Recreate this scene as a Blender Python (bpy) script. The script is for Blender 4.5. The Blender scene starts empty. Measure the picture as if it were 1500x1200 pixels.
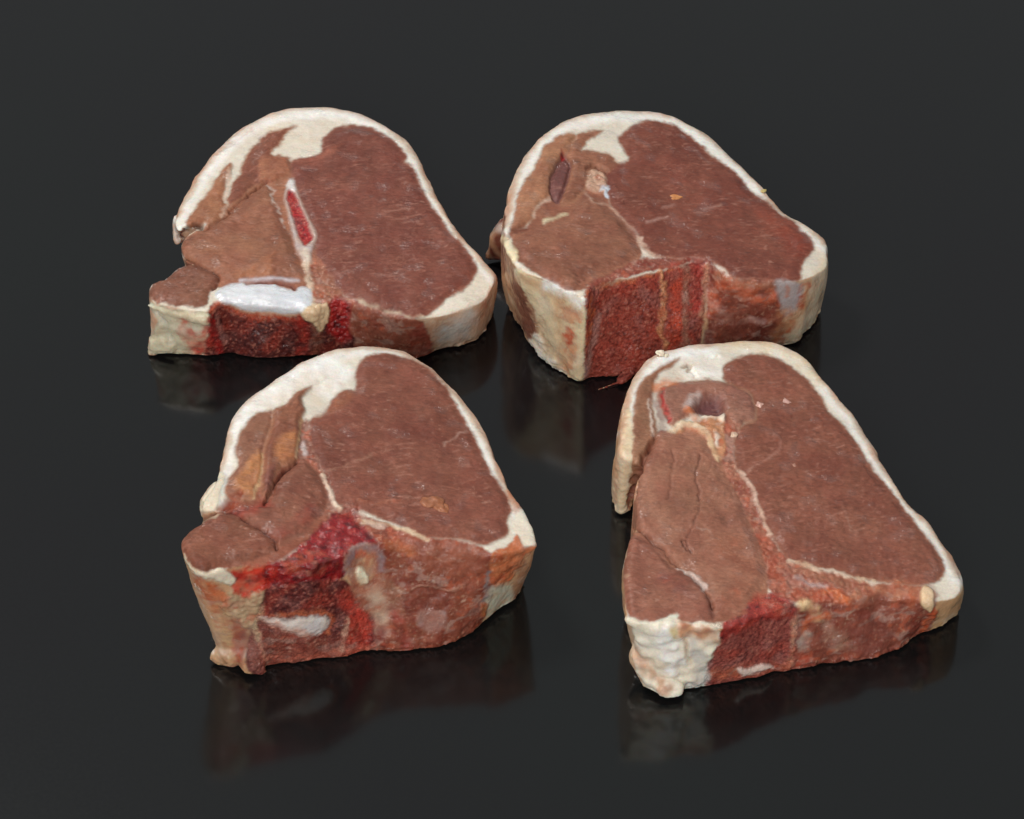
import bpy, math, random
import numpy as np
from mathutils import Vector
from mathutils.geometry import tessellate_polygon

# ------------------------------------------------------------------ camera, world, lights, exposure
scene = bpy.context.scene
col = scene.collection
PITCH = math.radians(43.0)
DIST = 900.0                      # mm from the aim point
AIM = np.array([0.0, 0.0, 15.0])
FWD = np.array([0.0, math.cos(PITCH), -math.sin(PITCH)])
UPV = np.array([0.0, math.sin(PITCH), math.cos(PITCH)])
RGT = np.array([1.0, 0.0, 0.0])
CAM = AIM - FWD * DIST
FPX = 5.3 * DIST                  # focal length in photo pixels (1500 wide)
cd = bpy.data.cameras.new('camera')
cd.sensor_width = 36.0
cd.lens = 36.0 * FPX / 1500.0
cd.clip_start = 0.01
cd.clip_end = 50.0
co = bpy.data.objects.new('camera', cd)
col.objects.link(co)
co.location = Vector(CAM / 1000.0)
co.rotation_euler = (math.radians(90) - PITCH, 0, 0)
scene.camera = co

world = bpy.data.worlds.new('World')
scene.world = world
world.use_nodes = True
bg = world.node_tree.nodes['Background']
bg.inputs[0].default_value = (0.95, 0.985, 1.0, 1)
bg.inputs[1].default_value = 0.335

def area(name, loc, aim, size, power, colr):
    l = bpy.data.lights.new(name, 'AREA')
    l.shape = 'RECTANGLE'
    l.size, l.size_y = size
    l.energy = power
    l.color = colr
    o = bpy.data.objects.new(name, l)
    col.objects.link(o)
    o.location = loc
    o.rotation_euler = (Vector(aim) - Vector(loc)).to_track_quat('-Z', 'Y').to_euler()
area('key_softbox', (-0.55, 0.45, 1.25), (0, 0, 0), (0.32, 0.32), 10.8, (1.0, 0.97, 0.93))
area('fill_softbox', (-0.25, -1.1, 0.75), (0, 0, 0), (0.6, 0.6), 10.5, (1.0, 0.97, 0.94))
scene.view_settings.view_transform = 'Standard'
scene.view_settings.look = 'None'
scene.view_settings.exposure = 0.0
scene.view_settings.gamma = 1.0

# ------------------------------------------------------------------ numeric helpers
def project(P):
    d = P - CAM
    z = d @ FWD
    return np.stack([750 + FPX * (d @ RGT) / z, 600 - FPX * (d @ UPV) / z], 1)

def ray(px, py):
    return FWD + RGT * ((px - 750) / FPX) - UPV * ((py - 600) / FPX)

def at_z(px, py, z):
    r = ray(px, py)
    return CAM + r * ((z - CAM[2]) / r[2])

def srgb(c):
    c = np.asarray(c, float) / 255.0
    return np.where(c <= 0.04045, c / 12.92, ((c + 0.055) / 1.055) ** 2.4)

def sstep(a, b, x):
    t = np.clip((x - a) / (b - a), 0, 1)
    return t * t * (3 - 2 * t)

rng = np.random.RandomState(7)
PERM = np.concatenate([rng.permutation(256)] * 3)
GR = rng.normal(size=(256, 3)); GR /= np.linalg.norm(GR, axis=1)[:, None]
def noise(P, s, seed=0):
    """gradient noise, about -1..1; s = feature size in mm (scalar or xyz)"""
    Q = P / np.asarray(s, float) + seed * 17.31
    I = np.floor(Q).astype(np.int64); F = Q - I; I &= 255
    U = F * F * F * (F * (F * 6 - 15) + 10)
    out = 0
    for a in (0, 1):
        wa = U[:, 0] if a else 1 - U[:, 0]
        for b in (0, 1):
            wb = U[:, 1] if b else 1 - U[:, 1]
            for c in (0, 1):
                wc = U[:, 2] if c else 1 - U[:, 2]
                h = PERM[PERM[PERM[(I[:, 0] + a) & 255] + ((I[:, 1] + b) & 255)] + ((I[:, 2] + c) & 255)]
                g = GR[h]
                d = g[:, 0] * (F[:, 0] - a) + g[:, 1] * (F[:, 1] - b) + g[:, 2] * (F[:, 2] - c)
                out = out + wa * wb * wc * d
    return out * 1.7
def fbm(P, s, seed=0, n=3):
    o = 0; a = 1.0; t = 0
    for k in range(n):
        o = o + a * noise(P, np.asarray(s, float) / (2 ** k), seed + k * 3)
        t += a; a *= 0.55
    return o / t * 1.4

def catmull(pts, sub=5, closed=True):
    p = np.asarray(pts, float); n = len(p); out = []
    rngi = range(n if closed else n - 1)
    for i in rngi:
        if closed:
            a, b, c, d = p[(i - 1) % n], p[i], p[(i + 1) % n], p[(i + 2) % n]
        else:
            a, b, c, d = p[max(i - 1, 0)], p[i], p[i + 1], p[min(i + 2, n - 1)]
        for k in range(sub):
            t = k / sub
            out.append(0.5 * ((2 * b) + (c - a) * t + (2 * a - 5 * b + 4 * c - d) * t * t + (3 * b - a - 3 * c + d) * t ** 3))
    if not closed:
        out.append(p[-1])
    return np.array(out)

def seg_dist(Q, poly, closed=True):
    best = np.full(len(Q), 1e9)
    n = len(poly)
    for i in range(n if closed else n - 1):
        a = poly[i]; b = poly[(i + 1) % n]; ab = b - a
        L = ab @ ab + 1e-9
        t = np.clip(((Q - a) @ ab) / L, 0, 1)
        d = Q - a - t[:, None] * ab
        best = np.minimum(best, d[:, 0] ** 2 + d[:, 1] ** 2)
    return np.sqrt(best)
def inside(Q, poly):
    x, y = Q[:, 0], Q[:, 1]; r = np.zeros(len(Q), bool); n = len(poly)
    for i in range(n):
        x1, y1 = poly[i]; x2, y2 = poly[(i + 1) % n]
        if y1 == y2: continue
        c = ((y1 > y) != (y2 > y)) & (x < (x2 - x1) * (y - y1) / (y2 - y1) + x1)
        r ^= c
    return r

# ------------------------------------------------------------------ materials
def mat_new(name):
    m = bpy.data.materials.new(name); m.use_nodes = True
    nt = m.node_tree
    return m, nt, nt.nodes['Principled BSDF']
def flesh_material(name, rough, rvar, bump, bscale, fine, grain, spec=0.5, coat=0.0, stretch=(1, 1, 1), sss=0.0, spk=0.0, gr=0.16):
    m, nt, p = mat_new(name)
    N = nt.nodes.new; L = nt.links.new
    at = N('ShaderNodeAttribute'); at.attribute_name = 'Col'
    wt = N('ShaderNodeAttribute'); wt.attribute_name = 'Wet'
    tc = N('ShaderNodeTexCoord'); mp = N('ShaderNodeMapping')
    mp.inputs['Scale'].default_value = stretch
    L(tc.outputs['Object'], mp.inputs[0])
    def nz(scale, det=4, src=mp, ro=0.6):
        n = N('ShaderNodeTexNoise'); n.inputs['Scale'].default_value = scale
        n.inputs['Detail'].default_value = det; n.inputs['Roughness'].default_value = ro
        L(src.outputs[0] if src is not tc else tc.outputs['Object'], n.inputs['Vector']); return n
    n1 = nz(bscale); n2 = nz(fine, 3, tc); n3 = nz(grain, 2, tc)
    # fine albedo grain
    mr = N('ShaderNodeMapRange'); L(n1.outputs['Fac'], mr.inputs[0])
    mr.inputs[1].default_value = 0.3; mr.inputs[2].default_value = 0.7
    mr.inputs[3].default_value = 1 - gr - spk; mr.inputs[4].default_value = 1 + gr + spk
    mr2 = N('ShaderNodeMapRange'); L(n3.outputs['Fac'], mr2.inputs[0])
    mr2.inputs[1].default_value = 0.3; mr2.inputs[2].default_value = 0.7
    mr2.inputs[3].default_value = 0.93 - spk; mr2.inputs[4].default_value = 1.07 + spk
    mu = N('ShaderNodeMath'); mu.operation = 'MULTIPLY'; L(mr.outputs[0], mu.inputs[0]); L(mr2.outputs[0], mu.inputs[1])
    vm = N('ShaderNodeVectorMath'); vm.operation = 'SCALE'; L(at.outputs['Color'], vm.inputs[0]); L(mu.outputs[0], vm.inputs['Scale'])
    L(vm.outputs[0], p.inputs['Base Color'])
    # roughness
    rr = N('ShaderNodeMapRange'); L(n2.outputs['Fac'], rr.inputs[0])
    rr.inputs[1].default_value = 0.35; rr.inputs[2].default_value = 0.65
    rr.inputs[3].default_value = rough - rvar; rr.inputs[4].default_value = rough + rvar
    rs = N('ShaderNodeMath'); rs.operation = 'MULTIPLY_ADD'; rs.use_clamp = True
    L(wt.outputs['Fac'], rs.inputs[0]); rs.inputs[1].default_value = -0.12; L(rr.outputs[0], rs.inputs[2])
    L(rs.outputs[0], p.inputs['Roughness'])
    p.inputs['Specular IOR Level'].default_value = spec
    # bump
    ad = N('ShaderNodeMath'); ad.operation = 'MULTIPLY_ADD'; L(n2.outputs['Fac'], ad.inputs[0]); ad.inputs[1].default_value = 0.5
    L(n1.outputs['Fac'], ad.inputs[2])
    bp = N('ShaderNodeBump'); bp.inputs['Strength'].default_value = 1.0; bp.inputs['Distance'].default_value = bump
    L(ad.outputs[0], bp.inputs['Height']); L(bp.outputs[0], p.inputs['Normal'])
    if coat:
        cw = N('ShaderNodeMath'); cw.operation = 'MULTIPLY_ADD'; cw.use_clamp = True
        L(wt.outputs['Fac'], cw.inputs[0]); cw.inputs[1].default_value = 1.0; cw.inputs[2].default_value = coat
        L(cw.outputs[0], p.inputs['Coat Weight'])
        p.inputs['Coat Roughness'].default_value = 0.06
        n4 = nz(430, 2); n5 = nz(1100, 2, tc)
        a4 = N('ShaderNodeMath'); a4.operation = 'MULTIPLY_ADD'; L(n5.outputs['Fac'], a4.inputs[0]); a4.inputs[1].default_value = 0.4
        L(n4.outputs['Fac'], a4.inputs[2])
        b2 = N('ShaderNodeBump'); b2.inputs['Strength'].default_value = 1.0; b2.inputs['Distance'].default_value = 0.0011
        L(a4.outputs[0], b2.inputs['Height']); L(b2.outputs[0], p.inputs['Coat Normal'])
    if sss:
        p.inputs['Subsurface Weight'].default_value = sss
        p.inputs['Subsurface Radius'].default_value = (1.0, 0.45, 0.3)
        p.inputs['Subsurface Scale'].default_value = 0.0016
    return m
MAT = {
 'muscle': flesh_material('muscle_flesh', 0.50, 0.10, 0.00022, 700, 300, 2600, spec=0.25, coat=0.02, stretch=(1, 1.9, 1), sss=0.25),
 'fat': flesh_material('white_fat', 0.44, 0.08, 0.00006, 220, 400, 1800, spec=0.4, coat=0.12, sss=0.6, gr=0.04),
 'marrow': flesh_material('red_marrow', 0.5, 0.15, 0.00028, 1500, 700, 3000, spec=0.3, coat=0.08, spk=0.10, sss=0.15),
 'cartilage': flesh_material('smooth_cartilage', 0.28, 0.06, 0.00004, 300, 600, 2500, spec=0.4, coat=0.3, sss=0.35, gr=0.03),
 'tissue': flesh_material('connective_tissue', 0.45, 0.14, 0.0003, 600, 400, 2600, spec=0.3, coat=0.12, sss=0.2),
}

# ------------------------------------------------------------------ table
def table():
    m, nt, p = mat_new('black_gloss_surface')
    N = nt.nodes.new; L = nt.links.new
    tc = N('ShaderNodeTexCoord')
    n = N('ShaderNodeTexNoise'); n.inputs['Scale'].default_value = 5; n.inputs['Detail'].default_value = 2
    L(tc.outputs['Object'], n.inputs['Vector'])
    r = N('ShaderNodeValToRGB'); L(n.outputs['Fac'], r.inputs[0])
    r.color_ramp.elements[0].position = 0.35; r.color_ramp.elements[0].color = (0.0060, 0.0056, 0.0066, 1)
    r.color_ramp.elements[1].position = 0.7; r.color_ramp.elements[1].color = (0.0060, 0.0074, 0.0074, 1)
    L(r.outputs[0], p.inputs['Base Color'])
    n2 = N('ShaderNodeTexNoise'); n2.inputs['Scale'].default_value = 900; n2.inputs['Detail'].default_value = 2
    L(tc.outputs['Object'], n2.inputs['Vector'])
    mr = N('ShaderNodeMapRange'); L(n2.outputs['Fac'], mr.inputs[0])
    mr.inputs[3].default_value = 0.10; mr.inputs[4].default_value = 0.16
    L(mr.outputs[0], p.inputs['Roughness'])
    p.inputs['Specular IOR Level'].default_value = 0.5
    me = bpy.data.meshes.new('table_surface')
    s = 1.6; t = 0.02
    v = [(-s, -s, 0), (s, -s, 0), (s, s, 0), (-s, s, 0), (-s, -s, -t), (s, -s, -t), (s, s, -t), (-s, s, -t)]
    f = [(0, 1, 2, 3), (7, 6, 5, 4), (0, 4, 5, 1), (1, 5, 6, 2), (2, 6, 7, 3), (3, 7, 4, 0)]
    me.from_pydata(v, [], f); me.materials.append(m)
    o = bpy.data.objects.new('table_surface', me); col.objects.link(o)
    o['kind'] = 'structure'; o['label'] = 'smooth black glossy surface under the chops'
table()

# ------------------------------------------------------------------ paint patterns: colour of a tissue at positions P (mm)
def mixc(a, b, t):
    return a + (b - a) * t[:, None]
def tint(base, P, amt=0.12, s=6, seed=0):
    n = fbm(P, s, seed)
    return np.clip(base[None] * (1 + amt * n[:, None] * np.array([1.0, 1.25, 1.25])), 0, 1)
def pat(kind, c, P, seed, ang=0.0):
    base = srgb(c)
    if kind == 'meat':
        base = base * np.array([1.10, 1.14, 1.05])
        ca, sa = math.cos(math.radians(ang)), math.sin(math.radians(ang))
        R = np.stack([P[:, 0] * ca + P[:, 1] * sa, -P[:, 0] * sa + P[:, 1] * ca, P[:, 2]], 1)
        o = tint(base, P, 0.22, 16, seed)
        o *= (1 + 0.16 * fbm(P, 4.5, seed + 2))[:, None]
        hue = noise(P, 8, seed + 12)
        o *= 1 + hue[:, None] * np.array([0.02, 0.10, 0.07])
        o = mixc(o, base * np.array([1.28, 1.42, 1.42]), sstep(0.12, 0.32, fbm(P, 5.5, seed + 21)) * 0.30)
        o = mixc(o, base * np.array([0.78, 0.66, 0.66]), sstep(0.12, 0.32, fbm(P, 4.5, seed + 22)) * 0.32)
        dots = noise(P, 1.1, seed + 23)
        o = mixc(o, base * 0.6, sstep(0.45, 0.65, dots) * 0.22)
        o = mixc(o, srgb((198, 148, 128)), sstep(0.55, 0.7, -dots) * 0.22 * sstep(-0.1, 0.3, noise(P, 9, seed + 24)))
        patch = sstep(-0.25, 0.35, noise(P, 10, seed + 6))
        f = noise(R, (3.6, 0.9, 2), seed + 4) + 0.4 * noise(R, (1.6, 0.6, 2), seed + 5)
        o = mixc(o, srgb((186, 136, 118)), sstep(0.30, 0.75, f) * 0.34 * patch)
        o *= (1 - 0.20 * sstep(0.2, 0.8, -f) * patch)[:, None]
        sp = noise(R, (1.7, 0.8, 1), seed + 15)
        o = mixc(o, srgb((206, 160, 140)), sstep(0.50, 0.75, sp) * 0.28 * sstep(0.0, 0.5, noise(P, 6, seed + 16)))
        w = np.abs(noise(R, (13, 6, 9), seed + 8) + 0.25 * noise(P, 1.6, seed + 9))
        o = mixc(o, srgb((180, 128, 110)), (1 - sstep(0.0, 0.05, w)) * 0.26 * sstep(0.05, 0.4, noise(P, 15, seed + 7)))
        w = np.abs(noise(R, (9, 5, 9), seed + 18) + 0.25 * noise(P, 1.6, seed + 19))
        o *= (1 - (1 - sstep(0.0, 0.04, w)) * 0.25 * sstep(0.0, 0.4, noise(P, 12, seed + 17)))[:, None]
        return o
    if kind == 'fat':
        o = tint(base, P, 0.06, 14, seed)
        o = mixc(o, srgb((222, 192, 160)), sstep(0.0, 0.8, fbm(P, (12, 9, 8), seed + 1)) * 0.30)
        o = mixc(o, srgb((250, 246, 240)), sstep(0.1, 0.8, noise(P, 9, seed + 3)) * 0.22)
        w = np.abs(noise(P, (12, 7, 9), seed + 8) + 0.2 * noise(P, 2, seed + 9))
        o = mixc(o, srgb((206, 172, 142)), (1 - sstep(0.0, 0.05, w)) * 0.25 * sstep(0.0, 0.4, noise(P, 12, seed + 7)))
        return o
    if kind == 'marrow':
        base = base * 1.22
        o = tint(base, P, 0.2, 5, seed)
        o = mixc(o, srgb((150, 96, 88)), sstep(0.0, 0.7, noise(P, 5, seed + 5)) * 0.55)
        o = mixc(o, srgb((168, 62, 46)), sstep(0.0, 0.7, noise(P, 6, seed + 6)) * 0.5)
        n = noise(P, 0.8, seed + 1) + 0.6 * noise(P, 1.6, seed + 2)
        o = mixc(o, srgb((190, 120, 100)), sstep(0.2, 0.85, n) * 0.5)
        o = mixc(o, base * np.array([0.30, 0.16, 0.2]), sstep(0.1, 0.7, -n) * 0.65)
        return np.clip(o, 0, 1)
    if kind == 'blood':
        o = tint(base, P, 0.3, 4, seed)
        n = fbm(P, 2.4, seed + 1)
        o = mixc(o, srgb((196, 84, 64)), sstep(0.2, 0.7, n) * 0.42)
        o = mixc(o, srgb((70, 8, 14)), sstep(0.1, 0.6, -n) * 0.8)
        return o
    if kind == 'cart':
        o = tint(base, P, 0.05, 6, seed)
        return mixc(o, srgb((200, 205, 215)), sstep(0.2, 0.8, noise(P, 5, seed + 1)) * 0.35)
    if kind == 'rag':      # trimmed ragged tissue: meat, sinew and fat mixed
        base = base * np.array([0.90, 0.78, 0.70])
        o = tint(base, P, 0.2, 8, seed)
        o = mixc(o, base * 1.35 + 0.01, sstep(0.08, 0.35, fbm(P, (6.0, 6.0, 4.0), seed + 1)) * 0.5)
        o = mixc(o, base * np.array([0.75, 0.45, 0.45]), sstep(0.05, 0.35, -fbm(P, (5.0, 5.0, 4), seed + 4)) * 0.6)
        o = mixc(o, srgb((176, 140, 126)), sstep(0.22, 0.45, fbm(P, (6, 6, 3.5), seed + 14)) * 0.55)
        o = mixc(o, srgb((186, 92, 62)), sstep(0.30, 0.5, fbm(P, (4, 4, 3.5), seed + 24)) * 0.5)
        w = np.abs(fbm(P, (7, 7, 4), seed + 30))
        o = mixc(o, srgb((206, 170, 146)), (1 - sstep(0.0, 0.05, w)) * 0.4 * sstep(0.0, 0.3, noise(P, 7, seed + 31)))
        sp = noise(P, (0.8, .8, 1.1), seed + 15)
        o = mixc(o, srgb((216, 176, 146)), sstep(0.30, 0.8, sp) * 0.3)
        o = mixc(o, base * 0.5, sstep(0.30, 0.8, -sp) * 0.3)
        return o
    if kind == 'skin':
        o = tint(base, P, 0.12, 8, seed)
        return mixc(o, srgb((225, 205, 180)), sstep(0.0, 0.7, fbm(P, 6, seed + 3)) * 0.5)
    return np.repeat(base[None], len(P), 0)

PARTMAT = {'fat_rim': 'fat', 'fat_block': 'fat', 'fat_flap': 'fat', 'skin_side': 'fat', 'underside': 'muscle',
           'loin_muscle': 'muscle', 'tenderloin_muscle': 'muscle', 'flank_muscle': 'muscle', 'side_muscle': 'muscle', 'trimmed_muscle': 'tissue',
           'rib_bone': 'cartilage', 'bone_marrow': 'marrow', 'backbone': 'marrow', 'cartilage': 'cartilage', 'tendon': 'tissue',
           'blood_clot': 'marrow', 'spinal_canal': 'cartilage', 'blood_vessel': 'muscle', 'bone_ring': 'tissue', 'bone_chip': 'tissue'}
PARENT = {'bone_marrow': 'rib_bone', 'blood_clot': 'backbone'}

def neighbours_smooth(V, E, it, lam=0.5):
    n = len(V); deg = np.bincount(E.ravel(), minlength=n).astype(float)[:, None]
    for _ in range(it):
        S = np.stack([np.bincount(E[:, 0], V[E[:, 1], k], n) + np.bincount(E[:, 1], V[E[:, 0], k], n) for k in range(3)], 1)
        V = V + lam * (S / np.maximum(deg, 1) - V)
    return V

def vnormals(V, F):
    a = V[F[:, 2]] - V[F[:, 0]]; b = V[F[:, 3]] - V[F[:, 1]]
    fn = np.cross(a, b); N = np.zeros_like(V)
    for k in range(4):
        for c in range(3):
            N[:, c] += np.bincount(F[:, k], fn[:, c], len(V))
    return N / np.maximum(np.linalg.norm(N, axis=1), 1e-12)[:, None], fn

VOX = 0.31
def untangle(P):
    # smooth a ring only where it crosses itself, so that the solid stays closed
    n = len(P); P = P.copy()
    for it in range(60):
        a = P[:, :2]; b = np.roll(a, -1, 0)
        def orient(p, q, r_): return (q[..., 0] - p[..., 0]) * (r_[..., 1] - p[..., 1]) - (q[..., 1] - p[..., 1]) * (r_[..., 0] - p[..., 0])
        A, B_, C_, D_ = a[:, None], b[:, None], a[None], b[None]
        x = (orient(A, B_, C_) * orient(A, B_, D_) < 0) & (orient(C_, D_, A) * orient(C_, D_, B_) < 0)
        ii, jj = np.nonzero(x)
        if len(ii) == 0: return P
        w = np.zeros(n)
        for i, j in zip(ii, jj):
            if i < j:
                k = np.arange(i, j + 1) if j - i < n / 2 else np.arange(j, i + n + 1) % n
                w[k] = 1
                w[np.array([i - 2, i - 1, j + 1, j + 2]) % n] = 1
        m = w[:, None] * 0.9
        for _ in range(4):
            P[:, :2] = P[:, :2] * (1 - m) + m * 0.5 * (np.roll(P[:, :2], 1, 0) + np.roll(P[:, :2], -1, 0))
    return P

def loft(verts, faces, T, B, rings, flag):
    """closed wall + caps between top loop T and base loop B"""
    n = len(T)
    def inset(L, d):
        t = np.roll(L, -1, 0) - np.roll(L, 1, 0)
        nrm = np.stack([t[:, 1], -t[:, 0]], 1); nrm /= np.maximum(np.linalg.norm(nrm, axis=1), 1e-9)[:, None]
        return nrm * d
    area2 = np.sum(T[:, 0] * np.roll(T[:, 1], -1) - np.roll(T[:, 0], -1) * T[:, 1])
    sgn = -1.0 if area2 > 0 else 1.0      # inset towards the inside
    base = len(verts)
    for (f, ins, dz, f2, ins2, dz2) in rings:
        ff = (f + (f2 - f) * flag)[:, None]
        P = B + (T - B) * ff
        P = P.copy()
        P[:, :2] += sgn * inset(P[:, :2], ins) * (1 + (ins2 / ins - 1) * flag)[:, None]
        P[:, 2] += dz + (dz2 - dz) * flag
        P = untangle(P)
        verts.extend(P.tolist())
    R = len(rings)
    for r in range(R - 1):
        for i in range(n):
            j = (i + 1) % n
            a, b, c, d = base + r * n + i, base + r * n + j, base + (r + 1) * n + j, base + (r + 1) * n + i
            faces.append((a, d, c, b) if area2 > 0 else (a, b, c, d))
    for r, flip in ((0, False), (R - 1, True)):
        loop = [Vector(verts[base + r * n + i]) for i in range(n)]
        for t in tessellate_polygon([loop]):
            t = tuple(base + r * n + k for k in t)
            p = [Vector(verts[k]) for k in t]
            up = (p[1] - p[0]).cross(p[2] - p[0]).z > 0
            if up == flip: t = t[::-1]
            faces.append(t)
# (height share, inset, drop) for the sawn front face, then for the rounded skin side
RINGS = [(1.0, 1.5, 0, 1.0, 3.0, 0), (1.0, 0.6, -0.3, 1.0, 1.0, -0.4), (1.0, 0.15, -0.9, 1.0, -0.3, -1.3), (0.93, -0.1, 0, 0.88, -0.7, 0), (0.75, -0.4, 0, 0.75, -1.0, 0), (0.5, -0.5, 0, 0.5, -0.9, 0),
         (0.25, -0.3, 0, 0.25, -0.5, 0), (0.06, 0.1, 0, 0.06, 0.6, 0), (0.02, 0.6, 0, 0.02, 1.4, 0), (0.0, 1.6, 0, 0.0, 2.6, 0)]

def tube(verts, faces, pts, rad, seg=14):
    """closed lumpy tube through 3-D points with radii (w, h)"""
    pts = np.asarray(pts, float); rad = np.asarray(rad, float)
    def cap(p, q, rr):
        t = (p - q) / np.linalg.norm(p - q); m = rr.mean()
        return [(p + t * m * 0.5, rr * 0.82), (p + t * m * 0.85, rr * 0.5), (p + t * m * 1.0, rr * 0.12)]
    h0 = cap(pts[0], pts[1], rad[0])[::-1]; h1 = cap(pts[-1], pts[-2], rad[-1])
    pts = np.array([a for a, _ in h0] + list(pts) + [a for a, _ in h1])
    rad = np.array([b for _, b in h0] + list(rad) + [b for _, b in h1]); n = len(pts); base = len(verts)
    for i in range(n):
        t = pts[min(i + 1, n - 1)] - pts[max(i - 1, 0)]; t /= np.linalg.norm(t)
        s = np.cross(t, [0, 0, 1.0])
        s = s / np.linalg.norm(s) if np.linalg.norm(s) > 1e-3 else np.array([1.0, 0, 0])
        u = np.cross(s, t)
        for k in range(seg):
            a = 2 * math.pi * k / seg
            verts.append((pts[i] + s * math.cos(a) * rad[i][0] + u * math.sin(a) * rad[i][1]).tolist())
    for i in range(n - 1):
        for k in range(seg):
            q = (k + 1) % seg
            faces.append((base + i * seg + k, base + (i + 1) * seg + k, base + (i + 1) * seg + q, base + i * seg + q))
    faces.append(tuple(base + k for k in range(seg)))
    faces.append(tuple(base + (n - 1) * seg + k for k in range(seg))[::-1])

def build_chop(spec):
    seed = spec['seed']
    # top plane through three (px, py, height) points
    A, Bp, C = [at_z(*q) for q in spec['plane']]
    pn = np.cross(Bp - A, C - A); pn /= np.linalg.norm(pn)
    if pn[2] < 0: pn = -pn
    def on_top(px, py):
        r = ray(px, py); return CAM + r * (((A - CAM) @ pn) / (r @ pn))
    Tp, Bq = [], []
    for q in spec['outline']:
        t = on_top(q[0], q[1]); Tp.append(t)
        Bq.append(at_z(q[2], q[3], 0.0) if len(q) == 4 else np.array([t[0], t[1], 0.0]))
    T = catmull(Tp, 6); B = catmull(Bq, 6)
    FLG = catmull([[0.0 if len(q) == 4 else 1.0] for q in spec['outline']], 6)[:, 0].clip(0, 1)
    c = T.mean(0)
    # organic irregularity of the outline
    k = noise(T, 5.0, seed) * 0.35
    k2 = noise(B + np.array([0, 0, 50.]), 4.0, seed + 1) * 0.8
    d = T[:, :2] - c[:2]; d /= np.linalg.norm(d, axis=1)[:, None]
    # no rounding where the outline turns inwards
    t1 = T[:, :2] - np.roll(T[:, :2], 5, 0); t2 = np.roll(T[:, :2], -5, 0) - T[:, :2]
    turn = t1[:, 0] * t2[:, 1] - t1[:, 1] * t2[:, 0]
    turn = turn / (np.linalg.norm(t1, axis=1) * np.linalg.norm(t2, axis=1) + 1e-9)
    A2 = np.sum(T[:, 0] * np.roll(T[:, 1], -1) - np.roll(T[:, 0], -1) * T[:, 1])
    turn *= np.sign(A2)
    bad = ((turn < -0.12) | (turn > 0.9)).astype(float)
    bad = sum(np.roll(bad, q) for q in range(-7, 8)).clip(0, 1)
    good = sum(np.roll(1 - bad, q) for q in range(-5, 6)) / 11.0
    FLG = FLG * good * (1 - bad)
    T[:, :2] += d * (0.1 * FLG)[:, None]
    T[:, :2] += d * k[:, None]; B[:, :2] += d * k2[:, None]
    verts, faces = [], []
    loft(verts, faces, T, B, RINGS, FLG)
    for lump in spec.get('lumps', []):
        pts = [(lambda p, z: at_z(p[0], p[1], z))(p, p[2]) for p in lump]
        tube(verts, faces, pts, [(p[3], p[4]) for p in lump])
    me = bpy.data.meshes.new('tmp'); me.from_pydata(verts, [], faces)
    ob = bpy.data.objects.new('tmp', me); col.objects.link(ob)
    md = ob.modifiers.new('r', 'REMESH'); md.mode = 'VOXEL'; md.voxel_size = VOX; md.adaptivity = 0
    dg = bpy.context.evaluated_depsgraph_get()
    ev = ob.evaluated_get(dg); em = ev.to_mesh()
    nv = len(em.vertices); V = np.empty(nv * 3); em.vertices.foreach_get('co', V); V = V.reshape(-1, 3)
    nf = len(em.polygons); F = np.empty(nf * 4, int); em.loops.foreach_get('vertex_index', F); F = F.reshape(-1, 4)
    E = np.empty(len(em.edges) * 2, int); em.edges.foreach_get('vertices', E); E = E.reshape(-1, 2)
    ev.to_mesh_clear()
    bpy.data.objects.remove(ob); bpy.data.meshes.remove(me)
    V = neighbours_smooth(V, E, 5)
    # medium scale lumpiness
    N, _ = vnormals(V, F)
    wall = 1 - sstep(0.5, 0.85, np.abs(N[:, 2]))
    V = V + N * (wall * (0.38 * noise(V, (8, 8, 12), seed + 2) + 0.08 * noise(V, (2.5, 2.5, 4), seed + 3)) + (1 - wall) * (N[:, 2] > 0) * (0.30 * noise(V, 9, seed + 4)))[:, None]
    N, _ = vnormals(V, F)
    VD = CAM - V; VD /= np.linalg.norm(VD, axis=1)[:, None]
    vis = sstep(0.0, 0.12, np.sum(N * VD, 1))
    PX = project(V)
    W = np.stack([fbm(V, 4.0, seed + 10), fbm(V, 4.0, seed + 11)], 1) * 4.0
    W2 = np.stack([fbm(V, 1.3, seed + 12, 2), fbm(V, 1.3, seed + 13, 2)], 1) * 1.2
    # defaults: fat on the cut faces, thin skin round the outside, meat underneath
    colr = pat('fat', (222, 212, 196), V, seed)
    sk = pat('skin', spec.get('skin', (196, 160, 132)), V, seed + 20)
    ws = 1 - sstep(0.35, 0.85, np.clip(N[:, 2], -1, 1) + 0.15 * noise(V, 3, seed + 22))
    colr = mixc(colr, sk, ws)
    oc = catmull([q[:2] for q in spec['outline']], 4)
    fo = catmull([[0.0 if len(q) == 4 else 1.0] for q in spec['outline']], 4)[:, 0] > 0.5
    runs = np.nonzero(fo)[0]
    fmask = (vis > 0) & (N[:, 2] > -0.2)
    fi = np.nonzero(fmask)[0]; dd = np.full(nv, 99.0); best = np.full(len(fi), 1e9)
    for k_ in runs[:-1]:
        if not fo[(k_ + 1) % len(fo)]: continue
        a_ = oc[k_]; ab_ = oc[(k_ + 1) % len(oc)] - a_; L_ = ab_ @ ab_ + 1e-9
        q_ = PX[fi] - a_; t_ = np.clip((q_ @ ab_) / L_, 0, 1); e_ = q_ - t_[:, None] * ab_
        best = np.minimum(best, e_[:, 0] ** 2 + e_[:, 1] ** 2)
    dd[fi] = np.sqrt(best) + 3.0 * noise(V[fi], 5, seed + 40) + 1.5 * noise(V[fi], 1.6, seed + 41)
    tanw = 0.45 + 0.4 * np.clip(noise(V, 12, seed + 42) + 0.3, 0, 1)
    colr = mixc(colr, srgb((192, 146, 118)), (1 - sstep(1.0, 11, dd)) * np.clip(tanw * 1.25, 0, 1))
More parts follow.
